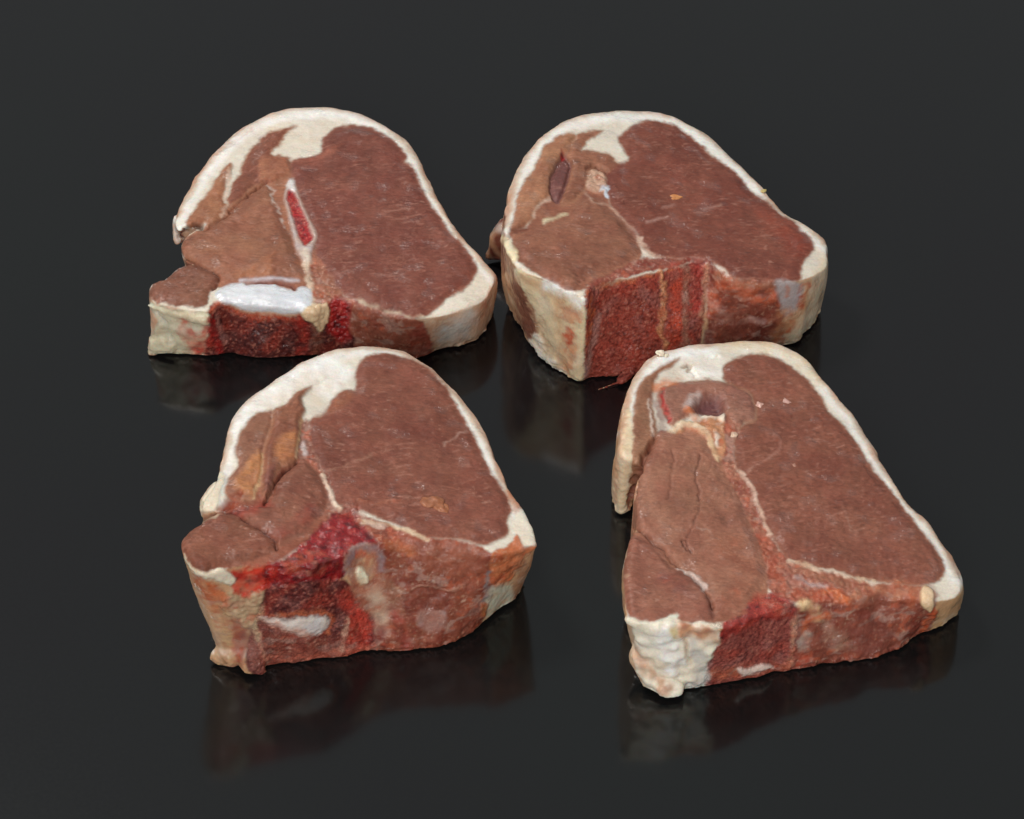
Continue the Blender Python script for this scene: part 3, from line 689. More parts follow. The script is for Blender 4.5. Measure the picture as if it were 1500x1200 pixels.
chop_b = dict(seed=41,
 label='thick chop with a squarish red marrow block and upright bone stripes on its front',
 plane=[(857, 435, 34), (1190, 400, 25), (900, 162, 29)],
 skin=(200, 158, 122),
 outline=[(737, 345, 762, 480), (740, 320), (743, 300), (750, 266), (765, 235), (785, 206), (815, 181), (850, 166), (900, 159), (950, 160), (985, 167), (1010, 180), (1030, 191),
  (1060, 216), (1090, 245), (1115, 268), (1130, 289), (1150, 309), (1180, 326), (1205, 345), (1214, 370, 1200, 452), (1208, 392, 1194, 472), (1182, 409, 1168, 503), (1140, 414, 1138, 512), (1100, 411, 1100, 520),
  (1065, 405, 1065, 532), (1048, 391, 1048, 540), (1033, 382, 1033, 546), (1008, 386, 1008, 550), (975, 394, 975, 553), (950, 401, 948, 555), (905, 408, 905, 556), (872, 420, 868, 558), (858, 440, 850, 564),
  (838, 430, 830, 556), (800, 412, 800, 534), (770, 401, 784, 516), (754, 388, 775, 505), (740, 366, 766, 490)],
 lumps=[[(752, 335, 12, 4, 5), (738, 355, 7, 4, 5), (727, 369, 3.5, 3.2, 3), (718, 374, 2.5, 1.5, 1.5)],
        [(922, 546, 2.5, 1.5, 1.5), (910, 557, 1.6, 1.2, 1.2)], [(915, 558, 1, .5, .5), (898, 563, .7, .35, .35), (876, 571, .5, .3, .3)]],
 strokes=[
  ('tenderloin_muscle', 'meat', (146, 94, 76), [(750, 352), (748, 336), (775, 330), (785, 300), (806, 240), (835, 205), (850, 222), (900, 250), (890, 290), (925, 340), (940, 380), (900, 400), (842, 427), (800, 409), (758, 380)], dict(w=.8)),
  (None, 'meat', (100, 50, 38), [(696, 400), (696, 325), (728, 300), (741, 318), (739, 345), (746, 400)], dict(e=3, raw=1)),  # tail painted dark, its shadow included in the meat colour
  (None, 'fat', (246, 243, 238), [(772, 250), (795, 212), (840, 182), (900, 173), (960, 170), (1010, 195), (1060, 235), (1110, 280)], dict(r=6, e=6, a=.6)),
  ('flank_muscle', 'meat', (158, 108, 84), [(782, 245), (795, 218), (815, 201), (833, 195), (843, 200), (832, 222), (816, 240), (806, 262), (804, 290), (792, 296), (785, 310), (780, 325), (760, 336), (748, 335), (754, 310), (757, 290), (765, 270)], dict(e=3.4, rim=(168, 118, 90, 5), dome=.5, dw=9, w=.7, ang=70)),
  ('flank_muscle#2', 'meat', (140, 90, 72), [(842, 200), (862, 192), (885, 192), (862, 207), (851, 221), (862, 219), (888, 224), (900, 233), (912, 243), (895, 252), (870, 246), (862, 254), (866, 268), (857, 280), (848, 288), (840, 296), (824, 300), (820, 292), (830, 272), (838, 250), (833, 232)], dict(e=3.4, rim=(168, 118, 90, 5), dome=.5, dw=8, w=.7)),
  ('loin_muscle', 'meat', (120, 66, 55), [(905, 203), (912, 197), (930, 184), (955, 178), (975, 180), (1000, 193), (1020, 208), (1045, 232), (1075, 253), (1100, 280), (1125, 298), (1140, 312), (1163, 328), (1180, 345), (1191, 362), (1187, 372), (1176, 383), (1173, 400), (1168, 410), (1130, 412), (1080, 408), (1052, 388), (1000, 380), (962, 376), (937, 358), (925, 342), (900, 308), (890, 285), (886, 262), (892, 250), (905, 241), (920, 237), (922, 228), (912, 216)], dict(grow=1.5, e=3.2, dome=.7, dw=16, rim=(146, 92, 72, 6), ang=12, w=.7, wet=.05)),
  (None, 'meat', (138, 60, 44), [(1110, 310), (1150, 325), (1185, 358), (1170, 380), (1135, 350)], dict(e=14, a=.5)),
  (None, 'fat', (190, 150, 138), [(948, 328), (962, 325), (977, 321)], dict(r=1.6, w=.6, a=.8, h=.2)),
  (None, 'fat', (170, 125, 112), [(970, 306), (990, 304)], dict(r=2.0, w=.6, a=.6, h=.2)),
  (None, 'fat', (170, 125, 112), [(1030, 310), (1055, 303)], dict(r=1.2, w=.6, a=.6)),
  ('tenderloin_muscle', 'meat', (136, 86, 70), [(751, 352), (762, 348), (782, 336), (805, 332), (832, 316), (848, 294), (858, 283), (880, 290), (902, 312), (925, 342), (935, 360), (932, 378), (900, 391), (868, 403), (850, 418), (840, 427), (800, 409), (770, 390), (758, 375)], dict(dome=.9, dw=16, ang=-20, w=.7)),
  ('blood_vessel', 'meat', (112, 68, 66), [(828, 225), (820, 234), (811, 247), (806, 265), (807, 285), (818, 297), (828, 276), (837, 250), (836, 236)], dict(h=-1.4, dome=1.0, dw=7, w=.4, wet=.3)),
  (None, 'blood', (150, 24, 28), [(823, 222), (827, 228)], dict(r=2.5, a=.9)),
  (None, 'fat', (206, 176, 156), [(782, 318), (785, 306), (793, 297), (806, 292)], dict(r=1.8, a=.8, w=.6)),
  (None, 'fat', (214, 200, 165), [(796, 325), (812, 321), (830, 314)], dict(r=3, a=.9, w=.6, h=.2)),
  (None, 'meat', (92, 36, 26), [(742, 348), (752, 338), (768, 334)], dict(r=4, e=4, a=.7, h=-.8)),  # recess beside the tail, darkened in colour as shade
  ('bone_chip', 'rag', (205, 176, 156), [(865, 250), (884, 253), (888, 268), (889, 284), (878, 283), (860, 275), (862, 262)], dict(h=.6, g=.5, w=.5)),
  (None, 'cart', (215, 222, 232), [(880, 280), (888, 278), (889, 288)], dict(r=3, e=2, a=.9)),
  (None, 'meat', (84, 36, 28), [(860, 247), (872, 246), (888, 252)], dict(r=1.5, h=-.8, a=.7)),  # groove above the bone chip with painted shade
  (None, 'fat', (206, 170, 150), [(858, 284), (870, 300), (890, 300), (912, 322), (932, 344), (937, 360), (952, 374), (990, 380), (1034, 380)], dict(r=1.7, a=.65, w=.6, h=.15)),
  (None, 'fat', (214, 182, 162), [(938, 352), (945, 365), (958, 373)], dict(r=3.5, a=.8, e=2)),
  ('tendon', 'rag', (150, 88, 74), [(858, 418), (900, 397), (938, 380), (965, 378), (1005, 378), (1032, 378), (1000, 388), (960, 397), (905, 409), (865, 424)], dict(g=.3)),
  ('trimmed_muscle', 'rag', (132, 74, 62), [(1030, 384), (1050, 392), (1068, 405), (1100, 410), (1142, 413), (1150, 440), (1148, 480), (1150, 530), (1100, 560), (1030, 560), (1036, 470)], dict(g=.35, gs=3, wet=.5)),
  (None, 'rag', (200, 108, 78), [(1040, 455), (1045, 425), (1060, 415), (1085, 425), (1110, 438), (1135, 435)], dict(r=9, e=7, a=.8, h=.3)),
  (None, 'rag', (190, 140, 112), [(1050, 400), (1075, 412), (1105, 418), (1130, 418)], dict(r=6, e=5, a=.7)),
  (None, 'meat', (116, 62, 52), [(1045, 460), (1070, 445), (1095, 450), (1100, 490), (1060, 500), (1035, 495)], dict(e=7, a=.75, h=-.3)),
  (None, 'cart', (200, 160, 150), [(1100, 468), (1118, 472)], dict(r=4, e=4, a=.7)),
  ('backbone', 'marrow', (128, 56, 45), [(858, 428), (880, 418), (908, 411), (950, 403), (975, 396), (1008, 387), (1033, 383), (1040, 400), (1032, 440), (1028, 500), (1025, 570), (900, 580), (852, 575), (856, 500)], dict(g=.22, gs=.9)),
  (None, 'marrow', (176, 66, 44), [(990, 396), (991, 440), (990, 480), (986, 530)], dict(r=9, e=4, a=.85, w=1.6)),
  (None, 'marrow', (156, 50, 42), [(1022, 388), (1022, 420), (1016, 450)], dict(r=9, e=5, a=.75, w=1.6)),
  (None, 'rag', (204, 152, 112), [(971, 398), (971, 440), (970, 480), (973, 530)], dict(r=4.5, e=3, a=.9, h=.4, w=1.8)),
  (None, 'rag', (160, 118, 102), [(1004, 392), (1005, 440), (1004, 500), (1010, 540)], dict(r=5, e=4, a=.85, w=1.8)),
  (None, 'rag', (190, 145, 120), [(1035, 390), (1033, 425), (1026, 460)], dict(r=4, e=3, a=.8, h=.3)),
  (None, 'rag', (205, 118, 72), [(862, 425), (900, 414), (948, 406), (985, 396)], dict(r=3.5, e=3, a=.75, br=-.2)),
  (None, 'rag', (212, 120, 76), [(862, 432), (866, 455), (864, 480), (860, 500)], dict(r=5, e=3, a=.85, br=-.2)),
  (None, 'cart', (178, 136, 126), [(876, 460), (872, 490), (864, 520), (858, 552)], dict(r=4, e=4, a=.7)),
  ('spinal_canal', 'cart', (172, 158, 156), [(1136, 412), (1172, 414), (1176, 430), (1165, 455), (1148, 462), (1142, 440)], dict(e=4, w=.8, h=-.3, wet=.3)),
  (None, 'rag', (196, 120, 86), [(1155, 424), (1153, 432)], dict(r=4, e=3, a=.9)),
  (None, 'rag', (190, 140, 105), [(1150, 465), (1145, 490), (1145, 515)], dict(r=12, e=8, a=.8)),
  (None, 'fat', (222, 206, 178), [(1206, 392), (1200, 430), (1192, 462), (1165, 500), (1150, 508)], dict(r=11, e=8, a=.85)),
  (None, 'rag', (188, 95, 58), [(1180, 418), (1174, 436), (1172, 450)], dict(r=5, e=4, a=.8, br=-.3)),
  (None, 'rag', (200, 100, 60), [(1160, 475), (1150, 492), (1140, 505)], dict(r=4, e=4, a=.8, br=-.2)),
  ('side_muscle', 'meat', (124, 78, 64), [(742, 372), (754, 392), (768, 420), (780, 455), (790, 480), (782, 503), (768, 500), (752, 450)], dict(e=7, w=2, rim=(190, 150, 118, 8))),
  ('fat_block', 'fat', (228, 208, 172), [(752, 394), (772, 402), (802, 414), (838, 431), (857, 446), (858, 480), (856, 520), (851, 566), (815, 556), (785, 522), (776, 502), (790, 485), (782, 455), (768, 428)], dict(g=.3, gs=4, w=.7, wet=.25)),
  (None, 'fat', (240, 232, 220), [(784, 500), (796, 525), (818, 548)], dict(r=9, e=5, a=.9, h=.5, w=1.5)),
  (None, 'skin', (176, 132, 100), [(792, 470), (800, 500), (818, 530), (835, 552)], dict(r=3, e=5, a=.6, h=-.5, w=2)),
  (None, 'rag', (222, 178, 132), [(765, 408), (790, 420), (820, 440)], dict(r=6, e=6, a=.5, w=2)),
  (None, 'fat', (250, 250, 250), [(800, 416), (825, 428), (850, 444)], dict(r=6, e=6, a=.8)),
  (None, 'rag', (214, 128, 84), [(822, 450), (840, 448), (850, 462), (838, 474), (824, 468)], dict(e=6, a=.8, w=2)),
  (None, 'rag', (206, 96, 60), [(828, 486), (842, 482), (838, 500), (830, 512), (824, 500)], dict(e=5, a=.9, w=2)),
  (None, 'rag', (212, 136, 92), [(838, 500), (848, 510), (842, 530), (830, 545), (826, 528)], dict(e=6, a=.7, w=2)),
  (None, 'rag', (220, 168, 120), [(815, 440), (820, 500), (830, 560)], dict(r=6, e=8, a=.5)),
  (None, 'fat', (236, 218, 178), [(740, 352), (748, 364), (752, 376)], dict(r=6, e=3, a=.9, h=.5)),
 ],
 crumbs=[(986, 291, 1.5, (196, 130, 80), 1.5, 10), (1119, 280, .6, (190, 170, 110), 1.5, 30), (978, 288, .8, (190, 120, 80), 1.4, 0)])

chop_c = dict(seed=77,
 label='thick chop with dark red blood clots and a small white bullseye on its front',
 plane=[(390, 825, 38), (718, 808, 30), (540, 508, 33)],
 skin=(202, 158, 120),
 outline=[(297, 742), (306, 720), (318, 695), (326, 665), (331, 640), (341, 610), (360, 585), (395, 559), (430, 535), (470, 515), (510, 506), (560, 505), (592, 512), (626, 533), (656, 560),
  (690, 601), (716, 645), (735, 690), (749, 722), (766, 745), (780, 772, 765, 850), (787, 797, 760, 872), (770, 803, 745, 886), (745, 808, 718, 905), (718, 810, 698, 925), (690, 800, 668, 945), (650, 796, 630, 955), (612, 792, 590, 960),
  (585, 789, 560, 960), (556, 792, 540, 958), (528, 798, 510, 966), (500, 815, 470, 972), (460, 828, 430, 975), (420, 829, 398, 980), (390, 826, 375, 984), (352, 829, 350, 978), (320, 834, 332, 974), (294, 836, 320, 964), (274, 822, 316, 945), (266, 800, 322, 925),
  (268, 786, 325, 905), (290, 768, 335, 890), (305, 756), (318, 750), (308, 746)],
 lumps=[[(318, 720, 31, 2.5, 2.5), (306, 738, 29, 2.5, 3), (303, 750, 27, 1.6, 2)],
        [(348, 945, 5, 5, 5), (330, 960, 3, 4, 4), (322, 962, 2.5, 2, 3)],
        [(372, 960, 4, 5, 5), (378, 976, 2, 4, 2.5), (382, 980, 1.2, 2, 1.2)]],
 strokes=[
  ('tenderloin_muscle', 'meat', (140, 82, 66), [(268, 806), (266, 790), (300, 757), (330, 748), (350, 715), (385, 640), (400, 605), (440, 610), (460, 660), (500, 740), (480, 770), (400, 826), (350, 830), (310, 835), (285, 826)], dict(w=.8)),
  (None, 'fat', (250, 248, 244), [(350, 620), (380, 588), (440, 550), (480, 535), (500, 545), (480, 570)], dict(r=13, e=10, a=.75)),
  (None, 'none', (0, 0, 0), [(455, 566), (480, 552), (520, 538)], dict(r=1.5, e=3, h=-.35)),
  ('flank_muscle', 'meat', (136, 90, 74), [(348, 680), (345, 662), (350, 640), (356, 625), (370, 610), (385, 603), (400, 602), (398, 625), (390, 648), (386, 668), (384, 700), (372, 728), (345, 734), (328, 722), (336, 700)], dict(e=3.4, rim=(168, 118, 90, 5), dome=.5, dw=9, w=.7, ang=60)),
  (None, 'meat', (184, 122, 80), [(376, 664), (384, 672), (384, 700), (372, 725), (352, 722), (340, 712), (355, 690)], dict(e=6, a=.85, h=.7, wet=.4)),
  (None, 'fat', (222, 186, 140), [(385, 668), (384, 690), (377, 716), (372, 728)], dict(r=1.6, a=.8)),
  ('flank_muscle#2', 'meat', (134, 82, 64), [(400, 602), (415, 595), (430, 580), (440, 572), (456, 566), (445, 580), (443, 592), (447, 605), (441, 616), (440, 640), (436, 672), (420, 684), (410, 688), (402, 702), (396, 722), (388, 734), (383, 715), (385, 680), (388, 655), (398, 625)], dict(e=3.4, rim=(168, 118, 90, 5), h=.6, dome=1.0, dw=9, w=.6, ang=65, wet=.3)),
  (None, 'meat', (176, 112, 72), [(405, 652), (420, 640), (436, 640), (434, 668), (414, 682), (402, 672)], dict(e=7, a=.85, wet=.5)),
  (None, 'meat', (120, 70, 64), [(392, 690), (404, 686), (400, 706), (392, 724), (386, 720)], dict(e=3, a=.8)),
  (None, 'fat', (214, 176, 130), [(441, 616), (438, 645), (433, 672)], dict(r=1.8, a=.85)),
  ('loin_muscle', 'meat', (124, 72, 60), [(521, 552), (524, 538), (535, 526), (552, 520), (578, 521), (610, 531), (640, 552), (662, 582), (680, 615), (695, 642), (710, 675), (728, 705), (744, 730), (748, 748), (741, 763), (744, 776), (735, 788), (705, 798), (680, 791), (650, 788), (620, 786), (590, 771), (560, 759), (530, 747), (508, 743), (492, 735), (480, 712), (470, 690), (462, 668), (456, 650), (450, 628), (455, 615), (476, 607), (484, 592), (492, 581), (506, 573), (520, 573), (522, 562)],
    dict(grow=1.5, e=3.2, dome=.7, dw=16, rim=(152, 98, 76, 5), ang=15, w=.7)),
  (None, 'meat', (156, 94, 64), [(460, 612), (484, 596), (495, 582), (515, 575), (512, 588), (490, 604)], dict(e=6, a=.7, wet=.4)),
  (None, 'fat', (176, 128, 110), [(650, 655), (668, 640), (684, 632)], dict(r=1.5, a=.6)),
  (None, 'fat', (170, 122, 102), [(480, 690), (510, 682), (545, 668), (570, 660)], dict(r=1.2, a=.5)),
  (None, 'rag', (168, 112, 90), [(524, 735), (550, 740), (575, 738), (600, 732), (585, 730)], dict(r=2.0, a=.6, h=.3)),
  ('tendon', 'rag', (152, 112, 100), [(444, 618), (452, 620), (460, 660), (475, 690), (485, 700), (494, 735), (512, 744), (500, 750), (482, 762), (478, 735), (470, 705), (455, 680), (440, 672), (438, 655)], dict(g=.3)),
  (None, 'cart', (205, 190, 186), [(445, 650), (448, 662)], dict(r=4, e=3, a=.8)),
  (None, 'fat', (222, 196, 172), [(471, 698), (482, 715), (490, 735), (498, 745)], dict(r=4, e=2, a=.9, h=.4)),
  ('tenderloin_muscle', 'meat', (130, 80, 66), [(396, 735), (402, 716), (416, 694), (434, 680), (447, 672), (460, 684), (472, 704), (481, 728), (477, 746), (464, 762), (440, 786), (412, 802), (405, 800), (395, 786), (370, 768), (345, 755), (332, 750), (350, 746), (372, 740)], dict(dome=.9, dw=14, w=.7, ang=-20)),
  (None, 'blood', (158, 62, 48), [(345, 752), (375, 745), (390, 738)], dict(r=7, e=7, a=.7)),
  (None, 'blood', (140, 52, 46), [(400, 785), (430, 775), (455, 750)], dict(r=9, e=8, a=.45)),
  (None, 'meat', (62, 26, 24), [(388, 735), (396, 722), (412, 696), (434, 678)], dict(r=1.6, e=2, h=-1.6, a=.8)),  # deep crevice, shade painted in dark red over the recess
  ('side_muscle', 'meat', (128, 77, 62), [(266, 802), (267, 788), (290, 768), (305, 757), (325, 749), (345, 757), (370, 770), (394, 787), (406, 806), (380, 818), (350, 827), (320, 831), (300, 838), (285, 832), (274, 822)], dict(dome=1.1, dw=12, w=.6, ang=20)),
  (None, 'meat', (74, 30, 24), [(328, 748), (345, 755), (370, 768), (396, 786), (408, 804)], dict(r=1.3, e=2, h=-1.5, a=.8)),  # groove round the side muscle, crevice shade in its colour
  (None, 'meat', (140, 60, 38), [(319, 748), (325, 736), (343, 724), (354, 721), (356, 730), (346, 742)], dict(e=3, h=-.8, wet=.4)),
  (None, 'fat', (222, 200, 170), [(300, 765), (315, 757)], dict(r=4, e=3, a=.7)),
  ('fat_flap', 'fat', (224, 212, 190), [(292, 742), (306, 718), (322, 692), (331, 700), (323, 722), (318, 744), (300, 752)], dict(h=.3, w=.7)),
  ('trimmed_muscle', 'rag', (146, 84, 66), [(520, 752), (540, 758), (580, 772), (615, 786), (660, 790), (700, 800), (716, 806), (726, 820), (722, 860), (712, 900), (700, 935), (640, 965), (540, 975), (535, 880), (545, 810), (530, 780)], dict(g=.35, gs=3.5, wet=.5)),
  (None, 'fat', (222, 194, 160), [(528, 764), (560, 768), (585, 775), (618, 786), (628, 790)], dict(r=3, e=2, a=.8, br=-.4)),
  (None, 'fat', (206, 178, 160), [(530, 752), (536, 764), (560, 772)], dict(r=3, e=2, a=.8)),
  (None, 'meat', (146, 82, 64), [(640, 796), (700, 802), (705, 835), (670, 846), (630, 838), (625, 810)], dict(e=9, a=.8, h=.5, wet=.3)),
  (None, 'rag', (188, 112, 76), [(585, 800), (600, 806), (606, 812)], dict(r=6, e=5, a=.7)),
  (None, 'meat', (124, 62, 52), [(605, 862), (640, 860), (660, 872), (655, 890), (620, 895), (600, 890)], dict(e=6, a=.8, h=-.5)),
  (None, 'cart', (170, 128, 116), [(612, 900), (648, 896), (652, 915), (635, 928), (615, 920)], dict(e=4, a=.8)),
  (None, 'rag', (168, 140, 118), [(560, 850), (580, 870), (585, 890)], dict(r=9, e=8, a=.6)),
  (None, 'fat', (206, 160, 138), [(603, 862), (625, 857), (655, 866), (680, 858)], dict(r=1.6, a=.7, h=.4)),
  (None, 'meat', (104, 50, 46), [(600, 866), (596, 885), (600, 905), (612, 930)], dict(r=3, e=4, a=.6, w=2)),
  (None, 'rag', (190, 140, 118), [(560, 862), (556, 885), (562, 910), (575, 930)], dict(r=6, e=7, a=.6, w=2)),
  (None, 'blood', (150, 58, 50), [(575, 900), (590, 925), (600, 950)], dict(r=9, e=8, a=.6, w=2)),
  (None, 'meat', (120, 58, 50), [(650, 930), (680, 915), (700, 890)], dict(r=8, e=8, a=.5, w=2)),
  (None, 'blood', (130, 40, 38), [(552, 905), (560, 930), (556, 950)], dict(r=8, e=8, a=.6, br=0)),
  ('backbone', 'marrow', (88, 35, 32), [(386, 848), (412, 845), (505, 850), (520, 870), (545, 870), (548, 905), (542, 975), (450, 990), (372, 990), (362, 945), (372, 912), (378, 890)], dict(g=.22, gs=.9, wet=.2)),
  (None, 'rag', (176, 68, 50), [(520, 870), (525, 900), (520, 935), (515, 960)], dict(r=16, e=10, a=.85)),
  (None, 'rag', (146, 84, 72), [(375, 922), (430, 932), (490, 930), (510, 950), (500, 975), (420, 985), (375, 980)], dict(e=7, a=.85, w=2)),
  ('blood_clot', 'blood', (138, 20, 24), [(478, 762), (490, 750), (515, 746), (526, 748), (528, 765), (540, 778), (551, 792), (538, 798), (515, 804), (506, 815), (507, 838), (495, 850), (440, 852), (400, 858), (386, 848), (388, 830), (402, 824), (430, 809), (452, 788)], dict(g=.5, gs=2.4, wet=1.2, h=-.3, e=3.5, w=1.5)),
  (None, 'rag', (192, 104, 78), [(412, 828), (440, 812), (470, 810), (490, 825), (455, 845)], dict(e=8, a=.75, br=-.15)),
  (None, 'rag', (158, 82, 66), [(500, 752), (520, 750), (524, 760)], dict(r=7, e=5, a=.75)),
  (None, 'blood', (80, 8, 14), [(462, 832), (480, 822), (490, 830)], dict(r=7, e=6, a=.75, wet=1)),
  ('cartilage#2', 'rag', (186, 168, 138), [(330, 872), (352, 862), (372, 872), (384, 856), (388, 868), (374, 900), (366, 922), (340, 905), (322, 892)], dict(h=.4, g=.3)),
  (None, 'blood', (190, 62, 48), [(500, 880), (525, 900), (535, 930), (520, 958)], dict(r=9, e=8, a=.8, w=2)),
  (None, 'rag', (200, 120, 100), [(400, 968), (450, 964), (500, 958), (545, 950)], dict(r=6, e=6, a=.7, w=2)),
  (None, 'rag', (222, 190, 170), [(508, 905), (506, 930), (500, 955)], dict(r=3, e=4, a=.6, w=2)),
  ('cartilage', 'cart', (226, 212, 202), [(378, 905), (400, 906), (425, 907), (445, 904), (465, 902), (480, 905), (478, 922), (455, 930), (430, 928), (412, 920), (390, 912)], dict(h=.2, dome=.3, dw=6, wet=1.0, w=1.2, e=4.5)),
  (None, 'rag', (214, 150, 126), [(380, 908), (405, 914), (425, 924), (450, 928)], dict(r=5, e=5, a=.6, w=2)),
  (None, 'rag', (196, 112, 78), [(370, 901), (400, 901), (440, 899), (478, 898), (486, 908), (482, 926)], dict(r=3, e=3, a=.8)),
  (None, 'rag', (206, 190, 160), [(376, 868), (384, 890), (372, 915), (378, 935)], dict(r=5, e=4, a=.7)),
  (None, 'rag', (206, 186, 156), [(326, 880), (350, 876), (370, 880), (366, 905), (350, 922), (330, 915)], dict(e=6, a=.8, w=2)),
  (None, 'rag', (190, 100, 60), [(280, 842), (300, 848), (322, 862), (332, 884), (318, 900), (302, 882)], dict(e=6, a=.85, w=1.5)),
  (None, 'rag', (168, 104, 84), [(336, 915), (350, 930), (356, 960), (348, 978)], dict(r=9, e=7, a=.8, w=2)),
  (None, 'blood', (176, 60, 50), [(338, 925), (342, 945), (350, 965)], dict(r=4, e=5, a=.6, w=2)),
  (None, 'rag', (214, 196, 168), [(316, 905), (320, 930), (322, 955)], dict(r=6, e=5, a=.8)),
  (None, 'blood', (200, 50, 30), [(328, 836), (365, 832), (392, 828), (404, 842), (388, 862), (362, 874), (345, 868), (335, 852)], dict(e=5, a=.95, w=1.5, wet=.8)),
  (None, 'blood', (170, 26, 24), [(350, 845), (375, 850), (392, 846)], dict(r=7, e=6, a=.7, w=2, wet=.8)),
  (None, 'blood', (204, 110, 66), [(300, 850), (318, 862), (335, 872), (330, 885), (308, 868)], dict(e=4, a=.85, wet=.3)),
  ('fat_block', 'fat', (228, 212, 184), [(270, 812), (285, 834), (305, 838), (328, 832), (345, 846), (336, 858), (316, 848), (296, 845), (282, 838)], dict(h=.4)),
  (None, 'rag', (204, 178, 140), [(325, 890), (335, 920), (330, 950), (345, 970)], dict(r=9, e=5, a=.85)),
  (None, 'rag', (168, 80, 62), [(345, 910), (352, 940), (350, 965)], dict(r=7, e=6, a=.75)),
  (None, 'meat', (132, 82, 76), [(362, 925), (368, 950), (372, 975)], dict(r=9, e=6, a=.7)),
  (None, 'rag', (200, 150, 130), [(380, 925), (384, 950), (392, 972)], dict(r=2, e=2, a=.7)),
  ('spinal_canal', 'rag', (178, 124, 104), [(506, 812), (518, 801), (535, 798), (552, 806), (560, 830), (568, 870), (560, 900), (535, 895), (518, 868), (508, 835)], dict(e=6, w=1)),
  (None, 'cart', (138, 120, 124), [(508, 836), (510, 818), (518, 806), (532, 800), (546, 804), (556, 818), (558, 832)], dict(r=5, e=5, a=.7, w=1.5)),
  (None, 'fat', (206, 184, 160), [(545, 868), (560, 890), (556, 910)], dict(r=10, e=8, a=.6)),
  (None, 'rag', (212, 176, 142), [(522, 812), (538, 810), (548, 822), (545, 848), (532, 858), (520, 845)], dict(e=6, a=.8)),
  (None, 'rag', (205, 90, 60), [(522, 812), (534, 812)], dict(r=4, e=3, a=.9)),
  (None, 'fat', (246, 236, 206), [(526, 832), (528, 842), (534, 850), (530, 840)], dict(r=5.5, e=3, a=1, h=.6)),
  (None, 'rag', (196, 120, 78), [(568, 798), (590, 802), (600, 812)], dict(r=6, e=5, a=.6)),
  ('fat_flap#2', 'fat', (232, 222, 204), [(750, 765), (758, 745), (772, 755), (786, 785), (790, 800), (772, 802), (756, 790)], dict(h=.3)),
  (None, 'rag', (188, 128, 96), [(750, 722), (757, 740), (750, 748)], dict(r=6, e=4, a=.8, h=.3)),
  ('tendon#2', 'rag', (192, 118, 80), [(718, 822), (722, 808), (745, 798), (758, 784), (768, 800), (790, 798), (772, 812), (762, 830), (745, 850), (725, 862), (716, 845)], dict(g=.45, gs=2.8, h=.2, wet=.5)),
  (None, 'rag', (166, 120, 94), [(762, 820), (766, 845), (756, 872)], dict(r=8, e=6, a=.7)),
  (None, 'cart', (206, 204, 182), [(716, 865), (745, 855), (752, 870), (742, 890), (715, 905)], dict(e=5, a=.9)),
  (None, 'cart', (140, 130, 130), [(714, 840), (713, 865), (710, 880)], dict(r=3, e=3, a=.8)),
  (None, 'rag', (206, 130, 78), [(710, 886), (708, 900)], dict(r=4, e=3, a=.9, h=.3)),
 ],
 crumbs=[(632, 738, 2.3, (156, 98, 68), 1.4, -20), (646, 748, 1.9, (158, 98, 66), 1.5, -40), (660, 758, 1.4, (166, 104, 72), 1.3, -30), (627, 745, 1.1, (150, 88, 50), 1.2, 0), (643, 736, .9, (190, 150, 125), 1.6, 20)])

